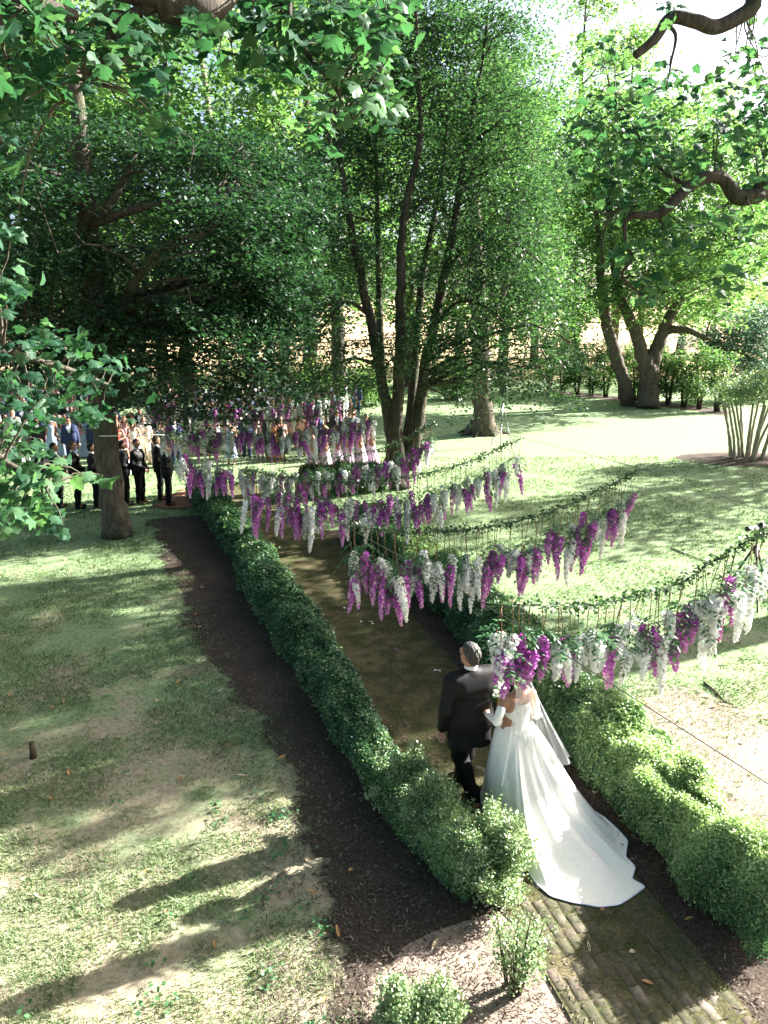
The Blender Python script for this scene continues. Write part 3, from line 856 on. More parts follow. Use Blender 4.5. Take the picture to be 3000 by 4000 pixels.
# leafy bushes between the guests and the woodland
for (px, py, Y, w, where) in ((1130, 1560, 43, 2.2, 'behind the guests left of the holly'), (1290, 1560, 44, 2.4, 'right behind the last guests'), (1420, 1585, 40, 1.8, 'beside the holly stems'), (1780, 1560, 46, 1.6, 'low, left of the lawn tree trunk'), (700, 1540, 46, 2.2, 'low, behind the aisle gap')):
    c = gr(px, py)
    x, y = c[0], c[1]
    tree('bush', 'rounded bright green bush ' + where, [(np.array([(x, y, 0), (x, y, .8), (x, y, 1.6)]), np.array((.1, .07, .02)))],
         [(np.array((x + dx * w, y, zz)), np.array((w * .55, w * .55, 1.0))) for dx, zz in ((-.4, 1.0), (.4, 1.1), (0, 1.9), (0, .6))], 110, 34, .17, .3, M['lime'], M['twig'], 10, 1.0, cat='bush', twigs=False, sides=6)
# clipped multi-stem bush in its mulch ring
bc = gr(2925, 1795)
disc = [(bc[0] + math.cos(t) * 2.6 * (1 + .06 * math.sin(3 * t)), bc[1] + math.sin(t) * 1.5, .01) for t in np.linspace(0, 2 * PI, 33)[:-1]]
tag(obj('mulch_ring', disc + [(bc[0], bc[1], .1)], np.array([(i, (i + 1) % 32, 32) for i in range(32)]), M['mulch']), kind='structure')
st = []
for k in range(16):
    a_ = k * 2.4
    r_ = .15 + .6 * (k / 16)
    bx, by = bc[0] + r_ * 1.3 * math.cos(a_), bc[1] + r_ * .8 * math.sin(a_)
    st.append((np.array([(bx, by, .03), (bx + .16 * math.cos(a_), by + .12 * math.sin(a_), .8), (bx + .55 * math.cos(a_) + rng.normal(0, .06), by + .4 * math.sin(a_), 2.15)]), np.array((.055, .05, .035))))
tree('clipped_bush', 'clipped crape myrtle with bare pale stems in a mulch ring', st,
     [(np.array((bc[0] + dx, bc[1] + dy, 2.5)), np.array((.75, .7, .42))) for dx, dy in ((-1, 0), (-.3, -.4), (.4, .3), (1.1, 0), (0, .5), (1.6, .2))] + [(np.array((bc[0] + .2, bc[1], 2.95)), np.array((1.4, .9, .3)))],
     300, 34, .085, .17, M['boxlight'], M['barkP'], 0, 1.0, cat='bush', up=.6)

# ------------------------------------------------------------------ trees with large lobed leaves
LOB = [(0, 0), (.16, -.06), (.44, .06), (.36, .22), (.56, .50), (.30, .52), (.26, .62), (.20, .80), (.06, .84), (0, 1.0)]
lob = np.array(LOB + [(-x, y) for x, y in LOB[-2:0:-1]])
lobV = np.vstack([np.column_stack([lob[:, 0], lob[:, 1], -.22 * np.abs(lob[:, 0]) - .22 * np.maximum(lob[:, 1] - .3, 0) ** 1.5]), [(0, .38, .02)]])
nl = len(lob)
lobT = np.array([(i, (i + 1) % nl, nl) for i in range(nl)])
lob_variants = []
for k in range(5):
    V = lobV.copy()
    V[:, 2] += np.random.default_rng(k).normal(0, .05, len(V)) + .12 * np.sin(V[:, 1] * 4 + k) * (k % 3 - 1)
    V[:, 0] *= 1 + .1 * (k - 2) / 2
    lob_variants.append(V)

def lobed_leaves(parent, base, C, size, mat, n_obj=300, var=None, tilt=.5):
    """large leaves: the ones nearest the camera are parts, the others one mesh"""
    N = len(C)
    n = rng.normal(size=(N, 3)) * tilt
    n[:, 2] += 1.0
    n[:, 1] -= .35                                  # blades lean towards the open side of the garden
    n = unit(n)
    tip = unit(rng.normal(size=(N, 3)) + (0, 0, -.55))
    y = unit(tip - n * np.sum(tip * n, 1)[:, None])
    x = np.cross(y, n)
    size = np.broadcast_to(size, (N,)) * rng.uniform(.7, 1.25, N)
    var = np.clip(rng.normal(.45, .25, N), 0, 1) if var is None else var
    px = size / np.maximum(C[:, 1], .5)
    order = np.argsort(-px)
    cache = [[make_mesh('leaf', V, lobT, False, np.full(nl + 1, v_)) for v_ in (.1, .4, .7, .95)] for V in lob_variants]
    mb = MB()
    for q, i in enumerate(order):
        k = int(i) % 5
        if q < n_obj:
            o = add('leaf', cache[k][min(3, int(var[i] * 4))], mat, parent)
            s_ = size[i]
            o.matrix_local = Matrix(((x[i][0] * s_, y[i][0] * s_, n[i][0] * s_, C[i][0] - base[0]), (x[i][1] * s_, y[i][1] * s_, n[i][1] * s_, C[i][1] - base[1]), (x[i][2] * s_, y[i][2] * s_, n[i][2] * s_, C[i][2] - base[2]), (0, 0, 0, 1)))
        else:
            V = lob_variants[k]
            W = C[i] - base + size[i] * (V[:, :1] * x[i] + V[:, 1:2] * y[i] + V[:, 2:3] * n[i])
            mb.add(W, None, lobT, var[i])
    if mb.n:
        tag(mb.build('crown', mat, parent), kind='stuff')

def twig_set(mb, base, spine, C, n_share, r0=.012):
    """twigs from the nearest point of a limb to leaf clusters"""
    for c in C:
        d = np.linalg.norm(spine - c, axis=1)
        j = np.argmin(d + rng.random(len(d)) * .3)
        mb.tube(branch_path(spine[j], c, n=7, wob=.1) - base, np.linspace(min(r0 * (.6 + d[j] * .5), .05), .003, 7), 5, cap=False)

# maple reaching in from the left and overhead, close to the camera
bA = np.array((-6.6, 4.0, 0.0))
rootA = thing('maple_tree', 'near maple whose big green leaves hang in from the top left', 'tree', bA)
mb = MB()
P, r_ = smooth_path([bA, bA + (.1, .1, 2.5), bA + (.3, .1, 5), bA + (.5, .2, 8), bA + (.2, .2, 12)], [.5, .42, .36, .26, .1])
mb.tube(P - bA, r_, 14)
mb.build('trunk', M['barkB'], rootA, True)
limbs = []
limbs.append(smooth_path([bA + (.3, .1, 5.2), (-4.8, 4.6, 7.6), at(480, -90, 5.4), at(640, 5, 5.5), at(820, 25, 5.6), at(960, -70, 5.9), at(1150, -60, 6.2), at(1450, -90, 6.4)], [.24, .18, .14, .125, .10, .06, .05, .02]))
limbs.append(smooth_path([bA + (.3, .1, 4.6), (-4.6, 4.8, 5.2), at(-200, 1350, 6.2), at(40, 1380, 6.4), at(260, 1440, 6.8), at(420, 1500, 7.2)], [.16, .11, .07, .04, .025, .01]))
limbs.append(smooth_path([bA + (.3, .1, 4.2), (-4.2, 4.4, 4.4), at(-150, 1750, 5.6), at(60, 1830, 5.6), at(200, 1900, 5.5)], [.12, .08, .05, .03, .01]))
limbs.append(smooth_path([bA + (.4, .1, 5.6), (-4.2, 4.6, 7.0), at(-100, 60, 5), at(120, 20, 5), at(300, 60, 5.2)], [.16, .12, .08, .06, .03]))
limbs.append(smooth_path([at(620, 10, 5.5), at(500, 70, 5.4), at(440, 130, 5.3), at(400, 230, 5.2), at(330, 330, 5.1)], [.05, .035, .03, .02, .01]))
limbs.append(smooth_path([at(1150, -60, 6.2), at(1130, 60, 6.1), at(1190, 200, 6), at(1300, 330, 5.8), at(1350, 430, 5.7)], [.03, .025, .02, .015, .006]))
mb = MB()
for P, r_ in limbs:
    mb.tube(P - bA, r_, 10)
spine = np.concatenate([l[0] for l in limbs])
ACL = [(100, 60, 4.6, 160, 90, 46), (300, 190, 5, 200, 120, 80), (80, 300, 5, 130, 130, 50), (500, 150, 5.5, 150, 120, 55), (590, 330, 5, 70, 110, 26), (740, 130, 5.5, 90, 110, 26), (620, 480, 5, 50, 40, 6),
       (900, 60, 6, 150, 80, 55), (1050, 190, 6.2, 170, 140, 90), (1250, 100, 6, 180, 120, 90), (1450, 70, 6, 160, 100, 75), (1400, 290, 5.8, 140, 110, 55), (1290, 440, 5.5, 150, 80, 36), (1510, 200, 5.6, 90, 100, 26), (1500, 420, 5.5, 70, 120, 22), (1270, 560, 5.5, 60, 40, 6), (120, 430, 5, 120, 50, 16),
       (700, 40, 6.3, 400, 60, 70), (1100, 30, 6.6, 400, 60, 70),
       (30, 600, 6, 60, 90, 12), (20, 900, 6, 50, 80, 12), (50, 1150, 6, 90, 90, 26), (150, 1330, 6.5, 190, 80, 60), (350, 1470, 7, 200, 75, 60), (140, 1550, 6.5, 170, 100, 60), (310, 1600, 7, 120, 60, 30), (80, 1700, 6, 110, 90, 36),
       (110, 1830, 5.6, 120, 70, 40), (180, 1900, 5.4, 90, 60, 20), (70, 1960, 5.2, 90, 70, 26), (190, 2020, 5.2, 100, 50, 18), (390, 1860, 6, 40, 40, 5), (20, 2050, 5, 60, 60, 9)]
C, tips, vv = [], [], []
for (px, py, Y, rx, ry, n) in ACL:
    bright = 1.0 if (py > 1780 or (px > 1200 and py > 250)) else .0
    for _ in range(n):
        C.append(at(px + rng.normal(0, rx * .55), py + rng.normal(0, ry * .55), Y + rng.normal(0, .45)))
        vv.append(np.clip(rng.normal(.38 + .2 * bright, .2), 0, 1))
    for _ in range(max(3, n // 8)):
        tips.append(at(px + rng.normal(0, rx * .5), py + rng.normal(0, ry * .5), Y + rng.normal(0, .3)))
twig_set(mb, bA, spine, tips, 1)
mb.build('limbs', M['barkB'], rootA, True)
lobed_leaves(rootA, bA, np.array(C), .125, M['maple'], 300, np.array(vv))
# unseen part of its crown above the frame, enlarged to block sky light
Cc = blob_clusters([(np.array(c, float), np.array(q, float), 1) for c, q in (((-5, 5, 10.5), (4, 3.5, 2)), ((-8.5, 5, 9), (3, 3, 2)), ((-1.5, 3.5, 11), (4, 3.5, 1.6)), ((2.5, 4, 12), (3.5, 3.5, 1.5)), ((0, 8, 13), (4, 3, 1.3)), ((-4, -1, 10), (4, 3, 2)), ((1, -1, 11), (4, 3, 1.6)), ((-5, 9.5, 13.5), (4, 3, 1.3)), ((-9, 9, 12), (3.5, 3, 1.6)), ((3.5, 8.5, 14), (3, 2.5, 1.2)), ((-9, 0, 10), (3.5, 3, 1.6)))], 900)
Lc = np.repeat(Cc, 24, 0)
leaf_cloud('upper_crown', Lc + rng.normal(size=Lc.shape) * (.4, .4, .22) - bA, .2, M['maple'], rootA, wr=.42)
mb = MB()
for e in ((-1.5, 3.5, 11), (2.5, 4, 12), (0, 8, 12.8), (-4, -1, 10), (1, -1, 11), (-5, 9.5, 13.3), (-8.5, 5, 9.5)):
    P = branch_path(bA + (.4, .15, 6.5), np.array(e, float), n=10)
    mb.tube(P - bA, np.linspace(.2, .03, 10), 8)
mb.build('upper_limbs', M['barkB'], rootA, True)

# maple reaching in from the right; its crown beyond the frame shades the path
bR = np.array((14.2, 14.6, 0.0))
rootR = thing('maple_tree', 'maple whose crooked dark limbs reach in from the right edge', 'tree', bR)
mb = MB()
P, r_ = smooth_path([bR, bR + (0, 0, 2.5), bR + (-.2, 0, 5), bR + (-.1, .2, 8), bR + (0, .3, 12)], [.48, .42, .38, .28, .08])
mb.tube(P - bR, r_ * (1 + .5 * np.exp(-P[:, 2] / .4)), 14)
mb.build('trunk', M['barkE'], rootR, True)
limbs = []
limbs.append(smooth_path([bR + (-.2, 0, 4.6), (10.2, 13.4, 5.9), at(3060, 755, 12.2), at(2960, 765, 12), at(2880, 770, 11.9), at(2830, 705, 11.9), at(2770, 690, 11.8), at(2690, 730, 11.7), at(2620, 800, 11.6), at(2570, 838, 11.6), at(2470, 840, 11.5)], [.22, .17, .13, .12, .115, .10, .095, .09, .08, .065, .05]))
limbs.append(smooth_path([at(2470, 840, 11.5), at(2440, 880, 11.5), at(2450, 960, 11.5), at(2470, 1010, 11.4), at(2430, 1080, 11.4), at(2520, 1160, 11.4), at(2600, 1210, 11.4)], [.045, .035, .028, .024, .02, .015, .006]))
limbs.append(smooth_path([at(2480, 840, 11.5), at(2420, 820, 11.6), at(2375, 860, 11.7), at(2350, 960, 11.8), at(2365, 1050, 11.8)], [.04, .035, .02, .014, .006]))
limbs.append(smooth_path([bR + (-.1, 0, 6.5), (10.5, 13.0, 9.2), at(3080, -60, 12), at(2930, 40, 11.8), at(2800, 105, 11.7), at(2720, 85, 11.6), at(2620, 70, 11.6), at(2560, 150, 11.5), at(2480, 218, 11.5)], [.2, .16, .12, .11, .10, .095, .085, .07, .055]))
limbs.append(smooth_path([at(2600, 90, 11.6), at(2640, 140, 11.6), at(2620, 250, 11.5), at(2600, 370, 11.5)], [.03, .025, .015, .005]))
limbs.append(smooth_path([at(2380, 330, 12.5), at(2450, 450, 12.4), at(2560, 640, 12.2), at(2690, 730, 11.8)], [.008, .012, .02, .03]))
limbs.append(smooth_path([bR + (-.1, .2, 7.5), (12.8, 15.5, 9.5), (12.4, 17, 11)], [.18, .12, .05]))
limbs.append(smooth_path([bR + (-.1, .2, 6.5), (15.8, 16.5, 8.5), (17.5, 18, 9.5)], [.18, .12, .05]))
limbs.append(smooth_path([bR + (-.1, .2, 6.0), (14.8, 13.0, 7.6), (15.5, 11.8, 8.8)], [.15, .10, .05]))
mb = MB()
for P, r_ in limbs:
    mb.tube(P - bR, r_, 9)
RCL = [(2300, 470, 13, 120, 100, 45), (2430, 480, 12.5, 130, 110, 60), (2560, 560, 12, 130, 100, 60), (2420, 640, 12.5, 140, 90, 60), (2650, 640, 11.8, 130, 80, 50), (2820, 560, 12, 130, 110, 60), (2950, 450, 12.5, 90, 130, 45), (2920, 250, 12.5, 90, 100, 30),
       (2380, 800, 12, 90, 90, 36), (2480, 760, 11.7, 100, 60, 30), (2600, 950, 11.5, 130, 90, 45), (2750, 880, 11.6, 130, 90, 45), (2900, 900, 11.8, 110, 100, 40), (2420, 1000, 11.6, 80, 90, 26), (2560, 1120, 11.4, 100, 70, 24), (2850, 1080, 11.6, 100, 60, 20), (2620, 40, 11.8, 60, 50, 14), (2330, 200, 13, 130, 90, 20), (2980, 700, 12, 60, 90, 24), (2260, 620, 13, 80, 90, 24), (2700, 330, 12.5, 150, 80, 28), (2860, 380, 12.5, 120, 80, 30), (2500, 330, 13, 120, 80, 30), (2960, 150, 12.5, 60, 80, 14)]
C, tips = [], []
for (px, py, Y, rx, ry, n) in RCL:
    for _ in range(n):
        C.append(at(px + rng.normal(0, rx * .55), py + rng.normal(0, ry * .55), Y + rng.normal(0, .5)))
    for _ in range(max(3, n // 9)):
        tips.append(at(px + rng.normal(0, rx * .5), py + rng.normal(0, ry * .5), Y + rng.normal(0, .3)))
twig_set(mb, bR, np.concatenate([l[0] for l in limbs[:6]]), tips, 1, .010)
RB = [((14.2, 16.0, 8.2), (3.6, 2.6, 1.8)), ((12.6, 17.5, 9.6), (2.6, 2.2, 1.4)), ((16.5, 17.0, 9.5), (3.0, 2.5, 1.6)), ((11.5, 18.8, 10.2), (2.2, 1.8, 1.2)), ((13.3, 15.2, 7.0), (1.8, 1.2, 1.0)), ((13.5, 19.5, 8.5), (2.6, 2.2, 1.3)), ((12.8, 20.8, 11), (2.8, 2.2, 1.2)), ((14.5, 17.2, 12), (3, 1.8, 1.0)), ((12.8, 14.9, 9.5), (2.2, 1.3, 1.1)), ((11.6, 17.6, 10.3), (2, 1.8, 1.1)), ((11.2, 20.4, 9.8), (1.6, 1.8, 1.0)), ((13.4, 23.2, 9.2), (2.4, 1.3, 1.0))]
Cc = blob_clusters([(np.array(c), np.array(r), 1) for c, r in RB], 560, .5)
twig_set(mb, bR, np.concatenate([l[0] for l in limbs[6:]]), Cc[::4], 1, .014)
mb.build('limbs', M['barkC'], rootR, True)
lobed_leaves(rootR, bR, np.array(C), .17, M['maple'], 300, np.clip(rng.normal(.6, .25, len(C)), 0, 1))
Lc = np.repeat(Cc, 30, 0)
leaf_cloud('outer_crown', Lc + rng.normal(size=Lc.shape) * (.30, .30, .18) - bR, .19, M['maple'], rootR, wr=.42)

# a second shade tree further right, out of the picture but shading the lawn and the hedge
bT = np.array((25.0, 29.0, 0.0))
tree('shade_tree', 'shade tree standing just beyond the right edge of the picture', [(np.array([bT, bT + (0, 0, 3), bT + (.2, 0, 7), bT + (0, .2, 12)]), np.array((.5, .42, .3, .08)))],
     [(np.array(c), np.array(r)) for c, r in (((22.5, 26.5, 8.5), (3.6, 2.2, 1.6)), ((26.5, 30.5, 9.0), (3.6, 2.2, 1.5)), ((19.5, 23.0, 7.6), (2.4, 1.8, 1.2)), ((23, 27, 11.5), (3.4, 2.2, 1.5)), ((29.5, 32.5, 9), (2.8, 1.8, 1.4)), ((27, 27.5, 9.5), (2.6, 1.6, 1.3)))],
     230, 34, .2, .36, M['maple'], M['barkE'], 30, 1.4, wr=.42)

# unseen trees added round the camera to block part of the sky light
for (c, H_, cr, where) in (((-15, 9), 15, 5, 'left of the picture'), ((-12, -5), 15, 5.5, 'behind the camera on the left'), ((3, -10), 14, 5, 'behind the camera'), ((13, -4), 13, 4.5, 'behind the camera on the right'), ((-17, 20), 16, 5, 'beyond the left edge near the guests')):
    b0 = np.array((c[0], c[1], 0.0))
    bl = [(b0 + (cr * .55 * math.cos(k * 2.4), cr * .55 * math.sin(k * 2.4), H_ * (.4 + .07 * k)), np.array((cr * .6, cr * .6, 1.6))) for k in range(8)]
    tree('sky_blocking_tree', 'unseen tree added to dim the sky light, standing ' + where, [(np.array([b0, b0 + (0, 0, H_ * .3), b0 + (.2, .1, H_ * .9)]), np.array((.4, .32, .06)))], bl, 150, 40, .3, .6, M['forest'], M['barkE'], 20, 1.3, twigs=False, sides=8)

# ------------------------------------------------------------------ boxwood hedges
def hedge(name, label, P, side, width, height, s0, s1, mat, seed, pale=None, szk=1.0):
    """P: base line; side: +1 if the hedge body lies to the right of it (looking along)"""
    root = thing(name, label, 'hedge')
    r = np.random.default_rng(seed)
    wf = width if callable(width) else (lambda y: np.full(np.shape(y), width))
    hf = height if callable(height) else (lambda y: np.full(np.shape(y), height))
    n = int((s1 - s0) * 26000 / 10)
    # denser and finer near the camera
    u = r.random(n * 4)
    s = s0 + (s1 - s0) * u
    pos, tt, _ = along(P, s)
    keep = r.random(len(s)) < np.clip((6.2 / pos[:, 1]) ** 1.6, .05, 1)
    s, pos, tt = s[keep], pos[keep], tt[keep]
    N = len(s)
    nn = np.column_stack([tt[:, 1], -tt[:, 0]]) * side
    # cross-section: outer foot -> over the top -> inner foot
    q = r.random(N)
    ang = q * PI
    cx, cz = np.cos(ang), np.sin(ang)
    cx, cz = np.sign(cx) * np.abs(cx) ** .7, np.abs(cz) ** .6
    lump = (vnoise(s, q * 1.9, .40, seed) - .5) * .42 + (vnoise(s, q * 2.2, .15, seed + 1) - .5) * .20
    big = (vnoise(s, np.round(q) * 5, .6, seed + 2) - .5) * .42
    k = 1 + lump * 1.0 + big * .6
    depth = 1 - np.abs(r.normal(0, .09, N))
    wd, hg = wf(pos[:, 1]), hf(pos[:, 1])
    X = pos + nn * (wd / 2 - cx * wd / 2 * k * depth)[:, None]
    Z = .04 + cz * hg * (1 + lump * .8 + big) * depth
    Cn = np.column_stack([X, Z])
    nrm = np.column_stack([nn * (-cx)[:, None], cz + .25])
    per = 9
    size = .026 * szk * np.clip(Cn[:, 1] / 6.0, .9, 2.6) ** .9
    Lc = np.repeat(Cn, per, 0) + r.normal(size=(N * per, 3)) * np.repeat(size, per)[:, None] * .85 + np.repeat(nrm * size[:, None] * .4, per, 0)
    V, F = leaf_quads(Lc, np.repeat(size, per), .1, .34, r, np.repeat(nrm, per, 0) * .7)
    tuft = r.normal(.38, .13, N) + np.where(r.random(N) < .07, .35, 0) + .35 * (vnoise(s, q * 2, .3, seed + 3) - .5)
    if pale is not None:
        tuft = tuft + pale(pos[:, 1]) * (.25 + .75 * cz ** 2)  # pale growth, with the tops lightened further to stand for sunlight
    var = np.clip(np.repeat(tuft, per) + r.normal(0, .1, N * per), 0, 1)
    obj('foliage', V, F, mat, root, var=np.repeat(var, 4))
    # woody core
    m = 70
    sg = np.linspace(s0 + .08, s1 - .08, m)
    pg, tg, _ = along(P, sg)
    ng = np.column_stack([tg[:, 1], -tg[:, 0]]) * side
    A = np.linspace(0, PI, 9)
    ring = []
    for i in range(m):
        e = .66 * min(1, (min(i, m - 1 - i) + 1) / 3)
        for a_ in A:
            c_, z_ = math.cos(a_), math.sin(a_)
            c_, z_ = math.copysign(abs(c_) ** .6, c_), abs(z_) ** .6
            wd, hg = float(wf(pg[i][1])), float(hf(pg[i][1]))
            x, y = pg[i] + ng[i] * (wd / 2 - c_ * wd / 2 * e * .94)
            ring.append((x, y, .02 + z_ * hg * e * .95))
    i, j = np.meshgrid(np.arange(m - 1), np.arange(8), indexing='ij')
    Qc = np.stack([i * 9 + j, i * 9 + j + 1, (i + 1) * 9 + j + 1, (i + 1) * 9 + j], -1).reshape(-1, 4)
    obj('core', np.array(ring), Qc, M['core'], root, True)
    return root
M['core'] = plain('hedge_core', (.02, .035, .015), .95, .05, 0, .5, 25, .5)
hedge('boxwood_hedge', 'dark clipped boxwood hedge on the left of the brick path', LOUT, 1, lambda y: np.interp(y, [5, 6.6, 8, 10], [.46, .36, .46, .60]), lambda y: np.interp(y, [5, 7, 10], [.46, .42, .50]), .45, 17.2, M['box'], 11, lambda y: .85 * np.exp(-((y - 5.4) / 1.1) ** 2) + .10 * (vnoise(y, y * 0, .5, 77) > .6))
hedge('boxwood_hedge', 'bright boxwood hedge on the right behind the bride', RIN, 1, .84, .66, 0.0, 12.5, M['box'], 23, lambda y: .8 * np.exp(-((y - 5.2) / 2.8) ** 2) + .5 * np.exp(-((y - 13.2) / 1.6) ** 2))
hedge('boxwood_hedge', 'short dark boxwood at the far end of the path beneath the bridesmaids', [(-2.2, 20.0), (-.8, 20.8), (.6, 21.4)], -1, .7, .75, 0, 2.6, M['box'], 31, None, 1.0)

def loose_shrub(label, c, rx, ry, h, n, mat, seed, sprigs=16, leaf=.026, openc=.5):
    """loose boxwood plant: stems with leafy sprigs"""
    r = np.random.default_rng(seed)
    root = thing('boxwood_shrub', label, 'shrub', (c[0], c[1], 0), 0, None)
    mb = MB()
    pts = []
    for k in range(sprigs):
        a_ = r.uniform(0, 2 * PI)
        rad = math.sqrt(r.random())
        e = np.array((math.cos(a_) * rx * rad, math.sin(a_) * ry * rad, h * (1 - .40 * rad ** 2) * r.uniform(.55, 1.25)))
        st_ = np.array((math.cos(a_) * .06, math.sin(a_) * .06, .0))
        t = np.linspace(0, 1, 8)[:, None]
        md = np.array((e[0] * .45, e[1] * .45, e[2] * .6)) + r.normal(0, .04, 3)
        P = (1 - t) ** 2 * st_ + 2 * t * (1 - t) * md + t ** 2 * e
        mb.tube(P, np.linspace(.012, .002, 8), 5, cap=False)
        m_ = n // sprigs
        tq = r.beta(2.2, 1.1, m_) * (1 - openc * .3) + openc * .3 * r.random(m_)
        q = np.stack([np.interp(tq, t[:, 0], P[:, d]) for d in range(3)], -1)
        q += r.normal(size=q.shape) * np.array((.055, .055, .035)) * (.6 + .8 * (1 - tq))[:, None]
        pts.append(q)
    mb.build('stems', M['twig'], root, True)
    Cn = np.concatenate(pts)
    Cn[:, 2] = np.maximum(Cn[:, 2], .03)
    per = 5
    Lc = np.repeat(Cn, per, 0) + r.normal(size=(len(Cn) * per, 3)) * leaf * .8
    V, F = leaf_quads(Lc, leaf, .5, .34, r)
    var = np.clip(np.repeat(r.normal(.45, .2, len(Cn)), per) + r.normal(0, .1, len(Lc)), 0, 1)
    obj('foliage', V, F, mat, root, var=np.repeat(var, 4))
    return root
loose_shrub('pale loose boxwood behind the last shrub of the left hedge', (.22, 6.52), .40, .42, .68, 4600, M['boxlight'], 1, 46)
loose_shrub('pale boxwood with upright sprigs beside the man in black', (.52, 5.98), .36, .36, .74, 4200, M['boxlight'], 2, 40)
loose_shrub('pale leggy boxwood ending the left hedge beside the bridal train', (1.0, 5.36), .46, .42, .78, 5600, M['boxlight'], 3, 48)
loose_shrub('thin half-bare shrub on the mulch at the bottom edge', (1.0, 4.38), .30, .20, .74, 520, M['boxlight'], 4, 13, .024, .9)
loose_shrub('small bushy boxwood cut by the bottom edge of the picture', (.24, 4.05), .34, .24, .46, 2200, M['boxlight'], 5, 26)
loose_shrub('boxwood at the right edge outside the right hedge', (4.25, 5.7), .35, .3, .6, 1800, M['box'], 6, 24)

# ------------------------------------------------------------------ grass, mulch chips, litter
def edge_x(y):
    e = np.array(mulch_edge)
    return np.interp(y, e[:, 1], e[:, 0])
def right_x(y):
    return np.interp(y, [3.6, 5.6, 7.2, 9.8, 13, 17, 20], [4.2, 4.0, 3.4, 2.6, 1.5, -.2, -1.5])
def blades(n, y0, y1, side, seed):
    r = np.random.default_rng(seed)
    u = r.random(n)
    p = 1.25
    y = (y0 ** (1 - p) + u * (y1 ** (1 - p) - y0 ** (1 - p))) ** (1 / (1 - p))
    half = .60 * y + 1.2
    x = r.uniform(-half, half)
    nz = vnoise(x, y, .9, 40) * .55 + vnoise(x, y, .25, 41) * .45
    if side < 0:
        k = (r.random(n) < np.clip(.55 - (x - edge_x(y) - (vnoise(x, y, .3, 9) - .5) * .9) / .55, 0, 1)) & (y < 18.2) | (y >= 18.2) & (x < -5)
    else:
        k = x > right_x(y) + (vnoise(x, y, .3, 9) - .5) * .4
    k &= r.random(n) < np.clip((nz - .28) * 3.2, .06, 1)
    return x[k], y[k], nz[k], r
GV, GF, GW, cnt = [], [], [], 0
for (n, y0, y1, side, seed) in ((330000, 3.7, 24, -1, 1), (200000, 4.5, 27, 1, 2)):
    x, y, nz, r = blades(n, y0, y1, side, seed)
    N = len(x)
    h = (.024 + .0014 * y) * r.uniform(.5, 1.5, N) * (.6 + .7 * nz)
    w = (.0022 + .0007 * y) * r.uniform(.7, 1.3, N)
    a_ = r.uniform(0, 2 * PI, N)
    lean = r.normal(0, .8, (N, 2)) * h[:, None]
    d = np.column_stack([np.cos(a_), np.sin(a_)]) * w[:, None]
    B = np.column_stack([x, y])
    z0 = np.zeros(N) - .002
    V = np.stack([np.column_stack([B - d, z0]), np.column_stack([B + d, z0]), np.column_stack([B + lean, h])], 1).reshape(-1, 3)
    GV.append(V)
    GF.append(np.arange(3 * N).reshape(N, 3) + cnt)
    cnt += 3 * N
    dry = (.46 if side < 0 else .34) + (.24 if side < 0 else .05) * np.clip((10 - y) / 4, 0, 1) - .5 * (nz - .5)
    GW.append(np.repeat(np.clip(dry * .7 + r.normal(0, .2, N), 0, 1), 3))
tag(obj('grass', np.concatenate(GV), np.concatenate(GF), M['grass'], var=np.concatenate(GW)), 'thin short lawn grass on both sides of the hedged path', 'grass', kind='stuff')

n = 15000
r = np.random.default_rng(5)
y = 3.8 + 9 * r.random(n) ** 1.8
x = np.where(r.random(n) < .72, edge_x(y) - .6 + r.random(n) * 2.6, right_x(y) - 1.6 + r.random(n) * 1.9)
pxc = np.interp(y, PATHC[:, 1], PATHC[:, 0])
k = (np.abs(x - pxc) > .72) | (r.random(n) < .25)
x, y = x[k], y[k]
N = len(x)
a_ = r.uniform(0, 2 * PI, N)
L_ = r.uniform(.008, .026, N); W_ = r.uniform(.002, .006, N)
tx, ty = np.cos(a_), np.sin(a_)
z0 = np.where(np.abs(x - np.interp(y, PATHC[:, 1], PATHC[:, 0])) < 1.1, .030, .014) + r.random(N) * .010
tz = r.normal(0, .25, N) * L_
V = np.stack([np.column_stack([x - tx * L_ - ty * W_, y - ty * L_ + tx * W_, z0 - tz]), np.column_stack([x - tx * L_ + ty * W_, y - ty * L_ - tx * W_, z0 - tz]),
              np.column_stack([x + tx * L_ + ty * W_, y + ty * L_ - tx * W_, z0 + tz + .003]), np.column_stack([x + tx * L_ - ty * W_, y + ty * L_ + tx * W_, z0 + tz + .003])], 1).reshape(-1, 3)
tag(obj('mulch_chips', V, np.arange(4 * N).reshape(N, 4), M['chip'], var=np.repeat(np.clip(r.normal(.45, .25, N), 0, 1), 4)), 'shredded bark chips strewn over the mulch beds', 'mulch', kind='stuff')

# broad-leaved weeds in the lawn
wx, wy = [], []
r = np.random.default_rng(8)
while len(wx) < 55:
    yy = 4.0 + 8 * r.random() ** 1.5
    xx = edge_x(yy) - abs(r.normal(0, .9)) - .02
    wx.append(xx); wy.append(yy)
C = []
for xx, yy in zip(wx, wy):
    m_ = r.integers(5, 14)
    C.append(np.column_stack([xx + r.normal(0, .05, m_), yy + r.normal(0, .05, m_), .02 + r.random(m_) * .05]))
C = np.concatenate(C)
V, F = leaf_quads(C, .040, 1.8, .4, r)
tag(obj('lawn_weeds', V, F, M['wleaf'], var=np.repeat(r.random(len(C)), 4)), 'broad-leaved weeds scattered through the near left lawn', 'weeds', kind='stuff')

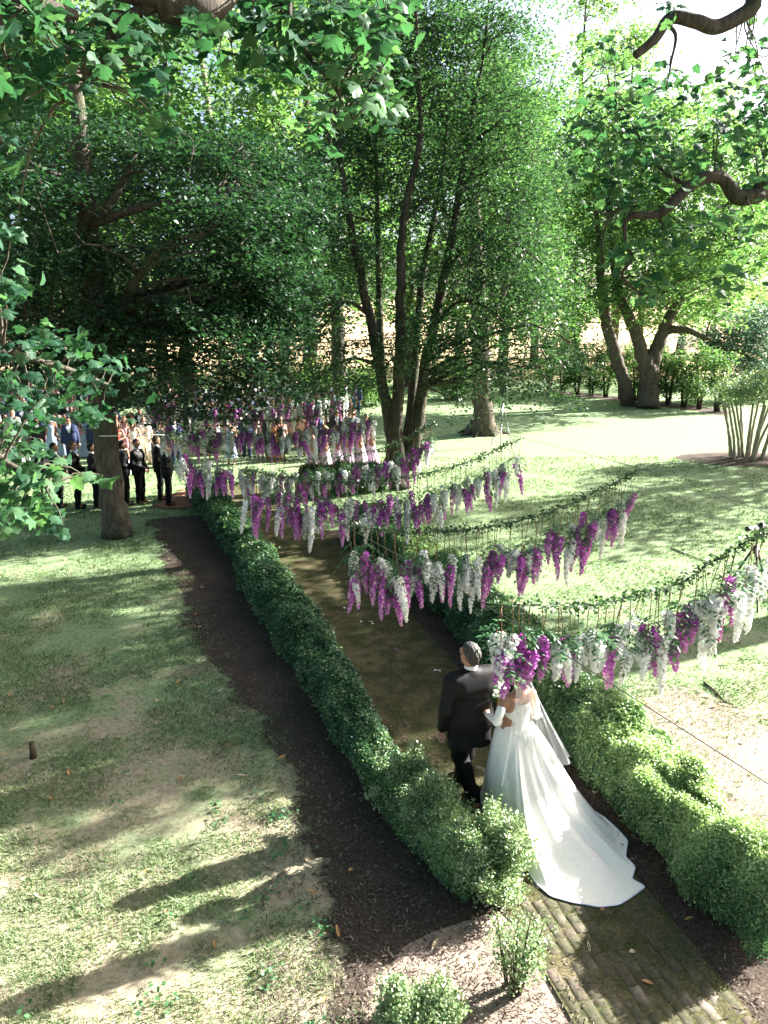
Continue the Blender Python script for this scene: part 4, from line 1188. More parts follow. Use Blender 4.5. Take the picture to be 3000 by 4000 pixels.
def dead_leaf_mesh(seed, l, w):
    r = np.random.default_rng(seed)
    V, F = [], []
    for i, t in enumerate(np.linspace(0, 1, 6)):
        ww = w * math.sin(PI * min(1, t * .96 + .02)) ** .8
        zc = .25 * l * (t - .5) ** 2 + .004
        for s_ in (-1, 0, 1):
            V.append(((t - .5) * l, s_ * ww / 2, zc + abs(s_) * ww * .35 + r.normal(0, .001)))
    for i in range(5):
        for j in (0, 1):
            F.append((i * 3 + j, (i + 1) * 3 + j, (i + 1) * 3 + j + 1, i * 3 + j + 1))
    return make_mesh('fallen_leaf', V, F, True)
dm = [dead_leaf_mesh(k, l, w) for k, (l, w) in enumerate(((.13, .04), (.15, .035), (.07, .05), (.06, .045), (.10, .04)))]
for i, (px, py) in enumerate(((55, 2850), (250, 2740), (205, 2765), (615, 2738), (40, 2715), (270, 3020), (945, 3030), (890, 2910), (20, 2945), (770, 3335), (200, 3120), (1225, 3485), (1060, 3470), (650, 3560), (840, 3690), (150, 3500), (560, 3410), (700, 3045), (860, 2700), (1225, 2760),
                              (1100, 2960), (790, 2295), (700, 2310), (765, 2400), (780, 2450), (695, 2665), (1000, 2350), (1200, 3360), (1370, 3400), (1260, 3910), (1700, 3690), (1320, 3640), (2350, 3550), (2470, 3720), (2530, 3840), (2690, 3590), (2300, 3700), (1780, 2690), (1620, 2260), (1450, 2430),
                              (2790, 2760), (2830, 2590), (2900, 2900), (2560, 2600), (2700, 2150), (2820, 2260), (2950, 2130), (2480, 2300))):
    g = gr(px, py, .022)
    k = i % 5
    zone = 'left lawn' if px < 1100 else ('mulch beside the left hedge' if px < 1400 else ('brick path' if px < 2750 and py > 2200 and px < 2740 else 'right lawn'))
    o = add('fallen_leaf', dm[k], M['dead'] if i % 3 else M['deadpale'], None, g, random.uniform(0, 6.3), random.uniform(.55, .85) * (1 + g[1] * .03))
    shade = 'orange-brown' if i % 3 else 'pale tan'
    tag(o, '%s dead leaf lying on the %s' % (shade, zone), 'leaf', '%s dead leaves on the %s' % (shade, zone))
# white petals dropped on the path
pm = make_mesh('petal', [(-.03, 0, 0), (0, -.02, .006), (.03, 0, .002), (0, .02, .008)], [(0, 1, 2, 3)])
M['petal'] = plain('fallen_petal', (.82, .80, .80), .6, .2)
for i, (px, py) in enumerate(((1701, 2618), (1716, 2620), (1410, 2428), (1345, 2375), (1400, 2378), (1770, 2645), (1455, 2436), (1300, 2470), (2915, 3175))):
    z = .032
    tag(add('petal', pm, M['petal'], None, gr(px, py, z), random.uniform(0, 6), 1.15), 'small white petal dropped on the shaded path', 'petal', 'white petals on the path')
# fallen sticks
for i, (pts, lab) in enumerate(((((2750, 2665), (2800, 2705), (2830, 2740), (2865, 2752)), 'forked dead stick lying on the sunny grass beyond the right hedge'), (((2620, 2140), (2680, 2165), (2740, 2185), (2790, 2205)), 'thin bleached stick on the shaded lawn behind the nearest garland'))):
    mb = MB()
    P = np.array([gr(px, py, .02) for px, py in pts])
    mb.tube(P, np.linspace(.018, .007, 4), 6)
    mb.tube([P[1], P[1] + (.08, .06, .02), P[1] + (.2, .05, .0)], [.008, .006, .003], 5)
    tag(mb.build('stick', M['twig'], None, True), lab, 'stick')
g = gr(130, 2960)
mb = MB()
mb.tube([g, g + (.01, 0, .1), g + (-.01, .02, .2)], [.045, .04, .03], 8)
tag(mb.build('stump', M['twig'], None, True), 'small dark stump in the patchy left lawn', 'stump')

# ------------------------------------------------------------------ wisteria garlands
def raceme(seed, length, rad, n, top):
    """hanging flower cluster: petals round an axis from z=top down"""
    r = np.random.default_rng(seed)
    t = r.random(n) ** .85
    prof = rad * np.minimum(1, .45 + t * 4) * (1 - t) ** .55
    a_ = r.uniform(0, 2 * PI, n)
    rr = prof * r.uniform(.55, 1.0, n) + .006
    sway = .02 * np.sin(t * 4 + seed)
    C = np.column_stack([np.cos(a_) * rr + sway, np.sin(a_) * rr, top - t * length + r.normal(0, .008, n)])
    out = np.column_stack([np.cos(a_), np.sin(a_), np.full(n, .35)])
    nrm = unit(out + r.normal(0, .45, (n, 3)))
    size = .030 * (1 - .45 * t) * r.uniform(.8, 1.25, n)
    tdir = unit(np.cross(nrm, r.normal(size=(n, 3))))
    b = np.cross(nrm, tdir)
    s_ = size[:, None]
    V = np.stack([C - tdir * s_ * .75, C + b * s_ * .7 - nrm * s_ * .3, C + tdir * s_ * .75, C - b * s_ * .7 - nrm * s_ * .3], 1).reshape(-1, 3)
    var = np.clip(.12 + .62 * t + r.normal(0, .17, n), 0, 1)
    return V, np.arange(4 * n).reshape(n, 4), np.repeat(var, 4)

def pinnate(mb, p, d, L, r, sz=.055):
    """compound leaf: a drooping rachis with paired leaflets"""
    d = unit(d)
    t = np.linspace(0, 1, 6)
    P = p + np.outer(t, d) * L + np.column_stack([0 * t, 0 * t, -.45 * L * t ** 2])
    mb.tube(P, .0016, 3, .4, cap=False)
    side = unit(np.cross(d, (0, 0, 1.0)))
    for i in range(1, 6):
        for s_ in ((-1, 1) if i < 5 else (0,)):
            q = P[i]
            dd = unit(side * s_ + d * .5 + np.array((0, 0, -.35)) + r.normal(0, .12, 3)) if s_ else unit(P[5] - P[4])
            w = unit(np.cross(dd, (0, 0, 1.0)) + r.normal(0, .2, 3))
            z = sz * r.uniform(.8, 1.2)
            mb.add([q, q + dd * z * .5 + w * z * .2, q + dd * z, q + dd * z * .5 - w * z * .2], [(0, 1, 2, 3)], None, float(np.clip(r.normal(.45, .25), 0, 1)))

SPRAY = {'purple': [], 'white': []}
for col in ('purple', 'white'):
    for k in range(5):
        r = np.random.default_rng(100 + k + (50 if col == 'white' else 0))
        drop = (.38, .48, .33, .52, .42)[k]
        ln = (.46, .42, .50, .40, .44)[k]
        Vs, Fs, Ws = raceme(k + 7, ln, .058, 240, -drop)
        if k in (1, 3):                              # twin clusters
            V2, F2, W2 = raceme(k + 70, ln * .8, .052, 170, -drop + .09)
            V2 = V2 + (.085, .03, 0)
            Fs = np.vstack([Fs, F2 + len(Vs)]); Vs = np.vstack([Vs, V2]); Ws = np.concatenate([Ws, W2])
        fm_ = make_mesh(col + '_wisteria_cluster', Vs, Fs, False, Ws)
        st_ = MB()
        t = np.linspace(0, 1, 6)
        st_.tube(np.column_stack([.012 * np.sin(t * 5 + k), .01 * np.cos(t * 4 + k) - .01, -t * (drop + ln * .7)]), np.linspace(.0042, .002, 6), 5)
        if k in (1, 3):
            st_.tube([(0, 0, -drop + .2), (.05, .02, -drop + .14), (.085, .03, -drop + .06)], .0025, 4)
        lf = MB()
        for q in range(6):
            zq = -drop + r.uniform(-.10, .16)
            a_ = r.uniform(0, 2 * PI)
            pinnate(lf, np.array((0, 0, zq)), np.array((math.cos(a_), math.sin(a_), -.25)), r.uniform(.12, .2), r)
        SPRAY[col].append((fm_, st_.mesh('stem'), lf.mesh('leaf_spray')))

PD = np.array((1.0, .41, 0)) / math.hypot(1, .41)        # across the path
def on_plane(px, py, L0):
    d = ray(px, py)
    # point on the vertical plane through L0 along PD
    nrm = np.array((-PD[1], PD[0], 0))
    o = np.array((0, 0, CAM_H))
    t = np.dot(np.array((L0[0], L0[1], 0)) - o, nrm) / np.dot(d, nrm)
    return o + d * t
GAR = [
    ('nearest', (.86, 5.95), [(1877, 2353), (2100, 2366), (2317, 2361), (2480, 2328), (2670, 2269), (2805, 2182), (2968, 2090), (3080, 2030)], 'nearest wisteria garland, its flowers hanging over the bride', 30),
    ('second', (-.59, 8.33), [(1300, 2030), (1420, 2060), (1560, 2075), (1700, 2076), (1900, 2060), (2100, 2015), (2280, 1945), (2420, 1875), (2500, 1830)], 'second wisteria garland, crossing the path in front of the couple', 34),
    ('third', (-2.42, 11.5), [(926, 1830), (1032, 1850), (1231, 1877), (1430, 1883), (1629, 1857), (1828, 1804), (1987, 1734), (2045, 1712)], 'third wisteria garland, ending at a light stand on the lawn', 34),
    ('fourth', (-4.39, 14.26), [(640, 1700), (760, 1735), (900, 1771), (1099, 1794), (1298, 1787), (1483, 1754), (1590, 1714), (1722, 1635)], 'fourth wisteria garland, sagging in front of the lilac bridesmaids', 34),
    ('fifth', (-6.2, 17.3), [(600, 1600), (800, 1630), (1080, 1644), (1242, 1625), (1378, 1600), (1480, 1575)], 'fifth wisteria garland, in deep shade before the guests', 30),
    ('sixth', (-8.0, 20.2), [(540, 1515), (780, 1541), (944, 1549), (1161, 1530), (1253, 1517), (1370, 1490)], 'farthest wisteria garland, half hidden by evergreen boughs', 28)]
ends = []
for gi, (_, L0, pts, label, ns) in enumerate(GAR):
    r = np.random.default_rng(200 + gi)
    P = np.array([on_plane(px, py, L0) for px, py in pts])
    P, _r = smooth_path(P, np.full(len(P), .004), 8)
    ends.append((P[0], P[-1]))
    root = thing('wisteria_garland', label, 'garland', (P[0][0], P[0][1], P[0][2]), 0, 'wisteria garlands strung across the path')
    o0 = P[0]
    mb = MB(); mb.tube(P - o0, .004, 5)
    mb.build('wire', M['wire'], root)
    seg = np.concatenate(([0], np.cumsum(np.linalg.norm(np.diff(P, axis=0), axis=1))))
    Lg = seg[-1]
    def on(s):
        return np.stack([np.interp(s, seg, P[:, d]) for d in range(3)], -1)
    # leafy vine wound round the wire
    vb = MB()
    sv = np.linspace(.15, Lg - .1, int(Lg * 14))
    vp = on(sv) + np.column_stack([.02 * np.cos(sv * 17), .02 * np.sin(sv * 17), .02 * np.sin(sv * 23)])
    vb.tube(vp - o0, .006, 4, .3, cap=False)
    nlv = int(Lg * 210)
    C = on(.12 + r.random(nlv) * (Lg - .2)) + r.normal(0, 1, (nlv, 3)) * (.045, .045, .04)
    if gi in (0, 1, 3):
        for q in range(4):                          # loose tendrils at the far end
            s0_ = on(np.array([Lg - .25 * q - .05]))[0]
            a_ = r.uniform(-1, 1.2)
            e = s0_ + np.array((.35, .1 * a_, .12 * a_))
            tb_ = branch_path(s0_, e, n=5)
            vb.tube(tb_ - o0, .003, 3, .3, cap=False)
            k = r.integers(0, 5, 16)
            C = np.vstack([C, tb_[k] + r.normal(0, .03, (16, 3))])
    V, F = leaf_quads(C - o0, .046, .3, .36, r)
    vb.add(V, F, None, np.repeat(np.clip(r.normal(.45, .25, len(C)), 0, 1), 4))
    vb.build('vine', M['vine'], root)
    col, left = 'white', 2
    for q in range(int(ns * (1.45, 1.75, 2.1, 2.5, 2.8, 2.8)[gi])):
        if left == 0:
            col = 'purple' if col == 'white' else 'white'
            left = int(r.integers(2, 7))
        left -= 1
        s_ = .12 + (Lg - .25) * (q + .5 + r.uniform(-.45, .45)) / int(ns * (1.45, 1.75, 2.1, 2.5, 2.8, 2.8)[gi])
        p = on(np.array([s_]))[0] - o0 + (r.normal(0, .02), r.normal(0, .05), 0)
        k = int(r.integers(0, 5))
        fm_, sm_, lm_ = SPRAY[col][k]
        w_ = r.uniform(.95, 1.4)
        sc = (w_, w_, r.uniform(.75, 1.40) if gi or q > 12 else r.uniform(.78, 1.02))
        o = add(col + '_wisteria_spray', fm_, M[col], root, p, r.uniform(0, 6.28), sc)
        o.rotation_euler = (r.normal(0, .08), r.normal(0, .08), r.uniform(0, 6.28))
        add('stem', sm_, M['stem'], o)
        add('leaf_spray', lm_, M['wleaf'], o)
# wires the garlands are tied to
def wire(name, label, P, rad, mat):
    P, _r = smooth_path(P, np.full(len(P), rad), 6)
    mb = MB(); mb.tube(P, rad, 5)
    return tag(mb.build(name, mat, None, True), label, 'wire' if mat is M['wire'] else 'rope')
lw = [e[0] for e in ends[:5]]
ext = lw[0] + (lw[0] - lw[1]) * 1.05 + (0, 0, -.14)
wire('support_wire', 'thin dark wire along the left ends of the garlands', [ext] + lw, .004, M['wire'])
rw = [e[1] for e in ends[:5]]
wire('support_wire', 'thin dark wire along the right ends of the garlands over the lawn', [rw[0] + (rw[0] - rw[1]) * .8] + rw, .004, M['wire'])
wire('guy_rope', 'white rope tied from a garland to the grey evergreen trunk', [ends[3][0], at(560, 1699, 15.0), at(480, 1702, 16.05), at(420, 1703, 16.15), at(372, 1704, 16.5)], .012, M['rope'])
wire('guy_rope', 'pale guy line from the second garland out to the clipped bush', [ends[1][1], ends[1][1] * .5 + np.array((13.2, 26.5, 1.3)) * .5, (13.2, 26.5, 1.3)], .003, M['rope'])

# ------------------------------------------------------------------ people: signed-distance bodies turned into one continuous mesh
class Field:
    def __init__(s, lo, hi, h):
        s.lo = np.array(lo, float); s.h = h
        n = np.ceil((np.array(hi, float) - s.lo) / h).astype(int) + 1
        s.D = np.full(n, .5, np.float32)
        s.ax = [s.lo[i] + np.arange(n[i]) * h for i in range(3)]
    def _sl(s, lo, hi):
        a_ = np.maximum(np.floor((lo - s.lo) / s.h).astype(int), 0)
        b = np.minimum(np.ceil((hi - s.lo) / s.h).astype(int) + 1, s.D.shape)
        if np.any(b <= a_): return None
        sl = tuple(slice(a_[i], b[i]) for i in range(3))
        G = np.stack(np.meshgrid(*[s.ax[i][sl[i]] for i in range(3)], indexing='ij'), -1)
        return sl, G
    def _min(s, sl, d, k):
        o = s.D[sl]
        if k <= 0:
            s.D[sl] = np.minimum(o, d); return
        h = np.clip(.5 + .5 * (o - d) / k, 0, 1)
        s.D[sl] = o * (1 - h) + d * h - k * h * (1 - h)
    def cap(s, a_, b, ra, rb=None, k=.03, sc=None):
        a_, b = np.array(a_, float), np.array(b, float)
        rb = ra if rb is None else rb
        m = max(ra, rb) + .06
        q = s._sl(np.minimum(a_, b) - m, np.maximum(a_, b) + m)
        if q is None: return
        sl, G = q
        ab = b - a_
        t = np.clip(((G - a_) @ ab) / (ab @ ab + 1e-9), 0, 1)
        d = np.linalg.norm(G - a_ - t[..., None] * ab, axis=-1) - (ra + (rb - ra) * t)
        s._min(sl, d, k)
    def ell(s, c, r, k=.03):
        c, r = np.array(c, float), np.array(r, float)
        q = s._sl(c - r - .06, c + r + .06)
        if q is None: return
        sl, G = q
        d = (np.linalg.norm((G - c) / r, axis=-1) - 1) * r.min()
        s._min(sl, d, k)
    def cut(s, f):
        G = np.meshgrid(*s.ax, indexing='ij')
        s.D = np.maximum(s.D, f(*G)).astype(np.float32)
    def mesh(s):
        D = s.D
        nx, ny_, nz = D.shape
        S = D < 0
        c = sum(S[i:nx - 1 + i, j:ny_ - 1 + j, k:nz - 1 + k].astype(np.int8) for i in (0, 1) for j in (0, 1) for k in (0, 1))
        I = np.argwhere((c > 0) & (c < 8))
        idx = np.full(c.shape, -1, np.int64)
        idx[tuple(I.T)] = np.arange(len(I))
        acc = np.zeros((len(I), 3)); cn = np.zeros(len(I))
        cor = [(i, j, k) for i in (0, 1) for j in (0, 1) for k in (0, 1)]
        for p in cor:
            for ax in range(3):
                if p[ax] == 0:
                    q = list(p); q[ax] = 1
                    v0 = D[I[:, 0] + p[0], I[:, 1] + p[1], I[:, 2] + p[2]]
                    v1 = D[I[:, 0] + q[0], I[:, 1] + q[1], I[:, 2] + q[2]]
                    x = (v0 < 0) != (v1 < 0)
                    t = np.where(x, v0 / np.where(x, v0 - v1, 1), 0)
                    P = np.tile(np.array(p, float), (len(I), 1)); P[:, ax] = t
                    acc[x] += P[x]; cn[x] += 1
        V = s.lo + (I + acc / np.maximum(cn, 1)[:, None]) * s.h
        F = []
        for ax in range(3):
            b1, b2 = [(1, 2), (2, 0), (0, 1)][ax]
            A = np.take(S, range(0, D.shape[ax] - 1), ax); B = np.take(S, range(1, D.shape[ax]), ax)
            E_ = np.argwhere(A != B)
            E_ = E_[(E_[:, b1] > 0) & (E_[:, b2] > 0) & (E_[:, b1] < D.shape[b1] - 1) & (E_[:, b2] < D.shape[b2] - 1)]
            if not len(E_): continue
            q = []
            for (d1, d2) in ((-1, -1), (0, -1), (0, 0), (-1, 0)):
                e = E_.copy(); e[:, b1] += d1; e[:, b2] += d2
                q.append(idx[e[:, 0], e[:, 1], e[:, 2]])
            q = np.stack(q, -1)
            fl = ~A[E_[:, 0], E_[:, 1], E_[:, 2]]
            q[fl] = q[fl][:, ::-1]
            F.append(q)
        return V, np.concatenate(F)

def pose(**kw):
    """joints of a standing figure, facing +Y; *R is the figure's right (+X)"""
    J = dict(pelvis=(0, 0, .97), waist=(0, .0, 1.12), chest=(0, .005, 1.31), neck=(0, -.012, 1.47), head=(0, .012, 1.645),
             shR=(.185, -.01, 1.405), elR=(.245, -.04, 1.14), wrR=(.06, .20, 1.02), shL=(-.185, -.01, 1.405), elL=(-.245, -.04, 1.14), wrL=(-.06, .20, 1.02),
             hipR=(.09, 0, .93), knR=(.10, .02, .50), anR=(.105, -.02, .085), toR=(.13, .14, .035), hipL=(-.09, 0, .93), knL=(-.10, .02, .50), anL=(-.105, -.02, .085), toL=(-.13, .14, .035),
             hdR=(-.3, .5, -.8), hdL=(.3, .5, -.8), face=(0, 1, 0))
    J.update(kw)
    return {k: np.array(v, float) for k, v in J.items()}

def torso(f, J, e=0.0, fem=False, k=.05):
    x = np.array((1, 0, 0))
    hw, ww, cw = (.085, .055, .075) if fem else (.085, .085, .10)
    rp, rw, rc = (.125, .092, .108) if fem else (.128, .122, .122)
    f.cap(J['pelvis'] - x * hw, J['pelvis'] + x * hw, rp + e, k=k)
    f.cap(J['waist'] - x * ww, J['waist'] + x * ww, rw + e, k=k)
    f.cap(J['chest'] - x * cw, J['chest'] + x * cw, rc + e, k=k)
    f.cap(J['shL'] + (.03, 0, -.005), J['shR'] + (-.03, 0, -.005), (.055 if fem else .07) + e, k=k)
    if fem:
        for s_ in (-1, 1):
            f.cap(J['chest'] + (s_ * .06, .075, -.01), J['chest'] + (s_ * .06, .085, -.015), .055 + e, k=.03)

def arm(f, J, s_, e=0.0, t0=0.0, fem=False):
    q = .80 if fem else 1.0
    sh, el, wr = J['sh' + s_], J['el' + s_], J['wr' + s_]
    a_ = sh + (el - sh) * t0
    f.cap(a_, el, (.056 - .014 * t0) * q + e, .043 * q + e, k=.025)
    f.cap(el, wr, .042 * q + e, .029 * q + e, k=.02)

def hand(f, J, s_, q=1.0):
    """palm and five fingers"""
    wr = J['wr' + s_]
    d = unit(J['hd' + s_])
    side = unit(np.cross(d, (0, .3, 1.0)) if abs(d[2]) < .9 else np.cross(d, (0, 1.0, 0)))
    nrm = np.cross(d, side)
    if s_ == 'L': side = -side
    f.cap(wr - d * .02, wr + d * .03, .026 * q, .026 * q, k=.02)
    for o in (-.024, 0, .024):
        f.cap(wr + d * .03 + side * o * .8, wr + d * .085 + side * o, .014 * q, k=.012)
    for i, o in enumerate((-.031, -.0105, .0105, .031)):
        L = (.060, .075, .080, .068)[i] * q
        p0 = wr + d * .088 + side * o
        p1 = p0 + d * L * .5 + nrm * .012
        p2 = p1 + d * L * .4 + nrm * .028
        f.cap(p0, p1, .0095 * q, .0088 * q, k=.004)
        f.cap(p1, p2, .0088 * q, .0075 * q, k=.004)
    t0 = wr + d * .03 + side * .03
    f.cap(t0, t0 + d * .035 + side * .03 + nrm * .012, .0125 * q, .011 * q, k=.008)
    f.cap(t0 + d * .035 + side * .03 + nrm * .012, t0 + d * .065 + side * .03 + nrm * .026, .0105 * q, .009 * q, k=.006)

def leg(f, J, s_, e=0.0):
    h, k_, a_ = J['hip' + s_], J['kn' + s_], J['an' + s_]
    f.cap(h, k_, .088 + e, .060 + e, k=.03)
    f.cap(k_ + (k_ - a_) * .0, k_ + (a_ - k_) * .35 + (0, -.012, 0), .058 + e, .060 + e, k=.03)
    f.cap(k_ + (a_ - k_) * .35, a_, .056 + e, .040 + e, k=.03)

def head(f, J, q=1.0):
    h = J['head']; F_ = unit(J['face']); U = np.array((0, 0, 1.0)); X = unit(np.cross(F_, U))
    f.ell(h + U * .025 - F_ * .012, (.078 * q, .094 * q, .092 * q), k=.02)
    f.cap(h - F_ * .01, h + F_ * .03 - U * .06, .072 * q, .052 * q, k=.03)
    f.cap(h + F_ * .05 - U * .085, h + F_ * .052 - U * .088, .026 * q, k=.03)       # chin
    f.cap(h + F_ * .082 + U * .012, h + F_ * .104 - U * .022, .009 * q, .014 * q, k=.012)  # nose
    for s_ in (-1, 1):
        f.cap(h + X * s_ * .035 + F_ * .078 + U * .03, h + X * s_ * .015 + F_ * .084 + U * .03, .010, k=.015)  # brow
        f.cap(h + X * s_ * .080 * q - F_ * .008 + U * .012, h + X * s_ * .082 * q - F_ * .012 - U * .022, .014, .010, k=.006)  # ear
    f.cap(h + F_ * .082 - U * .052 - X * .018, h + F_ * .082 - U * .052 + X * .018, .009, k=.01)  # lips
    f.cap(J['neck'] - U * .04, h - U * .05 - F_ * .015, .058 * q, .054 * q, k=.03)

def shoe(f, J, s_):
    a_, t = J['an' + s_], J['to' + s_]
    d = unit((t - a_) * (1, 1, 0)) if np.linalg.norm((t - a_)[:2]) > .02 else np.array((0, 1.0, 0))
    f.cap(a_ + (0, 0, -.035) - d * .035, a_ + (0, 0, -.03) + d * .05, .042, .042, k=.02)
    f.cap(a_ + (0, 0, -.03) + d * .05, t, .042, .034, k=.02)

def bounds(J, m=.16):
    P = np.array([v for k, v in J.items() if not k.startswith('hd') and k != 'face'])
    lo, hi = P.min(0) - m, P.max(0) + m
    lo[2] = min(P[:, 2].min() - .06, -.02); hi[2] = P[:, 2].max() + .16
    return lo, hi

def hair_field(J, h, style):
    lo, hi = J['head'] - .2, J['head'] + .2
    if style == 'long': lo = lo - (0, 0.05, .28)
    f = Field(lo, hi, h)
    hd = J['head']; F_ = unit(J['face']); U = np.array((0, 0, 1.0))
    f.ell(hd + U * .028 - F_ * .016, (.083, .098, .097), k=.02)
    f.cap(hd - F_ * .05, hd - F_ * .05 - U * .06, .068, .052, k=.03)
    if style == 'long':
        f.cap(hd - F_ * .06 - U * .02, hd - F_ * .10 - U * .30, .075, .055, k=.03)
        X = unit(np.cross(F_, U))
        for s_ in (-1, 1):
            f.cap(hd + X * s_ * .075 - F_ * .02, hd + X * s_ * .085 - F_ * .03 - U * .22, .032, .03, k=.03)
    if style == 'bun':
        f.cap(hd - F_ * .11 - U * .01, hd - F_ * .12 - U * .03, .045, k=.02)
    def cutter(x, y, z):
        g = (x - hd[0]) * F_[0] + (y - hd[1]) * F_[1]
        zz = z - hd[2]
        X = unit(np.cross(F_, U)); lat = np.abs((x - hd[0]) * X[0] + (y - hd[1]) * X[1])
        face = np.minimum(g - .022 - np.maximum(zz - .055, 0) * 1.4 + .10 * np.maximum(-zz, 0) * (style == 'short'), .06 - zz + .04 * (lat > .0))
        side = np.minimum(g + .012, -zz - .03) if style == 'short' else np.minimum(g - .05, -zz)
        return np.maximum(face, side)
    f.cut(cutter)
    V, F = f.mesh()
    d = V - hd
    a_ = np.arctan2(d[:, 1], d[:, 0])
    V = V + unit(d) * (.0035 * np.sin(a_ * 17 + d[:, 2] * 60) + .003 * np.sin(a_ * 31 - d[:, 2] * 35))[:, None]
    return V, F

def eyes_mesh(J):
    mb = MB()
    h = J['head']; F_ = unit(J['face']); U = np.array((0, 0, 1.0)); X = unit(np.cross(F_, U))
    for s_ in (-1, 1):
        c = h + X * s_ * .031 + F_ * .081 + U * .012
        mb.tube([c - X * .012, c - X * .004, c + X * .004, c + X * .012], [.003, .0075, .0075, .003], 6)
    return mb.mesh('eyes', True)

def man_meshes(J, h, coat=.80, fingers=True, vcut=True):
    """body, jacket, shirt, trousers, shoes as separate meshes"""
    lo, hi = bounds(J)
    out = {}
    f = Field(lo, hi, h); torso(f, J)
    for s_ in 'LR':
        arm(f, J, s_); leg(f, J, s_); hand(f, J, s_); shoe(f, J, s_)
    head(f, J)
    out['body'] = f.mesh()
    f = Field(lo, hi, h); torso(f, J, .022)
    for s_ in 'LR':
        arm(f, J, s_, .018)
        f.cap(J['sh' + s_], J['neck'] + (0, 0, -.015), .052, .056, k=.05)
        f.cap(J['pelvis'] + ((.075 if s_ == 'R' else -.075), -.005, .05), J['pelvis'] + ((.095 if s_ == 'R' else -.095), -.01, -.30), .135, .125, k=.05)
    n_, c_ = J['neck'], J['chest']
    def jcut(x, y, z):
        hem = coat - z
        d = hem
        neck = np.minimum(z - (n_[2] + .035), .085 - np.hypot(x - n_[0], y - n_[1] - .0))
        d = np.maximum(d, neck)
        if vcut:
            v = np.minimum.reduce([(y - c_[1]) - .03, (z - (c_[2] - .14)) * .27 - np.abs(x - c_[0]), z * 0 + .05])
            d = np.maximum(d, v)
        return d
    f.cut(jcut)
    out['jacket'] = f.mesh()
    f = Field(lo, hi, h); torso(f, J, .006)
    f.cap(n_ + (0, .0, -.03), n_ + (0, .004, .035), .066, .063, k=.03)
    for s_ in 'LR':
        w, e_ = J['wr' + s_], J['el' + s_]
        f.cap(w + (e_ - w) * .12, w, .038, .037, k=.0)
    f.cut(lambda x, y, z: (J['waist'][2] - z))
    out['shirt'] = f.mesh()
    f = Field(lo, hi, h)
    f.cap(J['pelvis'] - (.08, 0, -.02), J['pelvis'] + (.08, 0, .02), .135, k=.03)
    for s_ in 'LR':
        leg(f, J, s_, .020)
        f.cap(J['an' + s_] + (0, 0, .09), J['an' + s_] + (0, 0, -.02), .062, .066, k=.02)
    out['trousers'] = f.mesh()
    f = Field(lo, hi, min(h, .016))
    for s_ in 'LR': shoe(f, J, s_)
    f.cut(lambda x, y, z: z - .085 if J['anL'][2] < .1 and J['anR'][2] < .1 else z * 0 - 1)
    out['shoes'] = f.mesh()
    return out

def bow_tie(J):
    mb = MB()
    c = J['neck'] + (0, .078, -.045)
    for s_ in (-1, 1):
        mb.tube([c, c + (s_ * .018, .004, 0), c + (s_ * .05, 0, 0)], [.008, .010, .022], 6)
    mb.tube([c + (-.008, .004, 0), c + (.008, .004, 0)], .012, 6)
    return mb.mesh('bow_tie', True)

def dress_mesh(J, z_top, hem, flare, folds, n=48, seed=0, straps=True):
    r = np.random.default_rng(seed)
    prof = [(z_top, .135, .118), (1.26, .150, .150), (1.12, .118, .108), (.98, .165, .150), (.80, .195, .18)]
    zz = np.linspace(.80, hem, 7)[1:]
    for z in zz:
        q = (.80 - z) / (.80 - hem)
        prof.append((z, .195 + (flare - .195) * q, .18 + (flare * .92 - .18) * q))
    A = np.linspace(0, 2 * PI, n, endpoint=False)
    ph = r.uniform(0, 6)
    V = []
    for (z, rx, ry) in prof:
        q = np.clip((.95 - z) / .9, 0, 1)
        m = 1 + q * .09 * np.sin(A * folds + ph + .6 * np.sin(A * 2)) + q * .04 * np.sin(A * 5 + ph)
        bust = .035 * np.exp(-((z - 1.27) / .07) ** 2) * np.clip(np.sin(A), 0, 1)
        V.append(np.column_stack([np.cos(A) * rx * m, np.sin(A) * (ry * m + bust) + .01, np.full(n, z)]))
    V = np.concatenate(V)
    k = len(prof)
    i, j = np.meshgrid(np.arange(k - 1), np.arange(n), indexing='ij')
    jn = (j + 1) % n
    F = np.stack([i * n + j, (i + 1) * n + j, (i + 1) * n + jn, i * n + jn], -1).reshape(-1, 4)
    if straps:
        mb = MB(); mb.add(V, F)
        for s_ in (-1, 1):
            mb.tube([(s_ * .085, .125, z_top - .02), (s_ * .10, .06, 1.455), (s_ * .10, -.06, 1.45), (s_ * .08, -.11, z_top - .02)], .014, 5)
        return np.concatenate(mb.V), [np.concatenate(mb.Q), np.concatenate(mb.T)]
    return V, F

def woman_body(J, h):
    lo, hi = bounds(J)
    f = Field(lo, hi, h); torso(f, J, 0, True, .04)
    for s_ in 'LR':
        arm(f, J, s_, fem=True); leg(f, J, s_, -.006); hand(f, J, s_, .88); shoe(f, J, s_)
    head(f, J, .96)
    return f.mesh()

def cloth(name, c, rough=.7):
    return plain('cloth_' + name, c, rough, .2, 0, .15, 25)
CL = {n: cloth(n.replace(' ', '_'), c) for n, c in {
    'navy': (.02, .03, .08), 'black': (.012, .012, .014), 'grey': (.16, .17, .19), 'beige': (.55, .47, .36), 'light blue': (.26, .34, .44), 'red floral': (.55, .06, .05), 'white': (.78, .77, .74), 'lilac': (.56, .42, .55),
    'teal': (.04, .16, .19), 'orange': (.36, .13, .06), 'pink': (.62, .30, .33), 'green': (.08, .20, .09), 'peach': (.65, .40, .28), 'cream': (.68, .60, .46), 'dark blue': (.02, .03, .08), 'sky blue': (.30, .42, .52), 'dusty rose': (.50, .28, .25)}.items()}

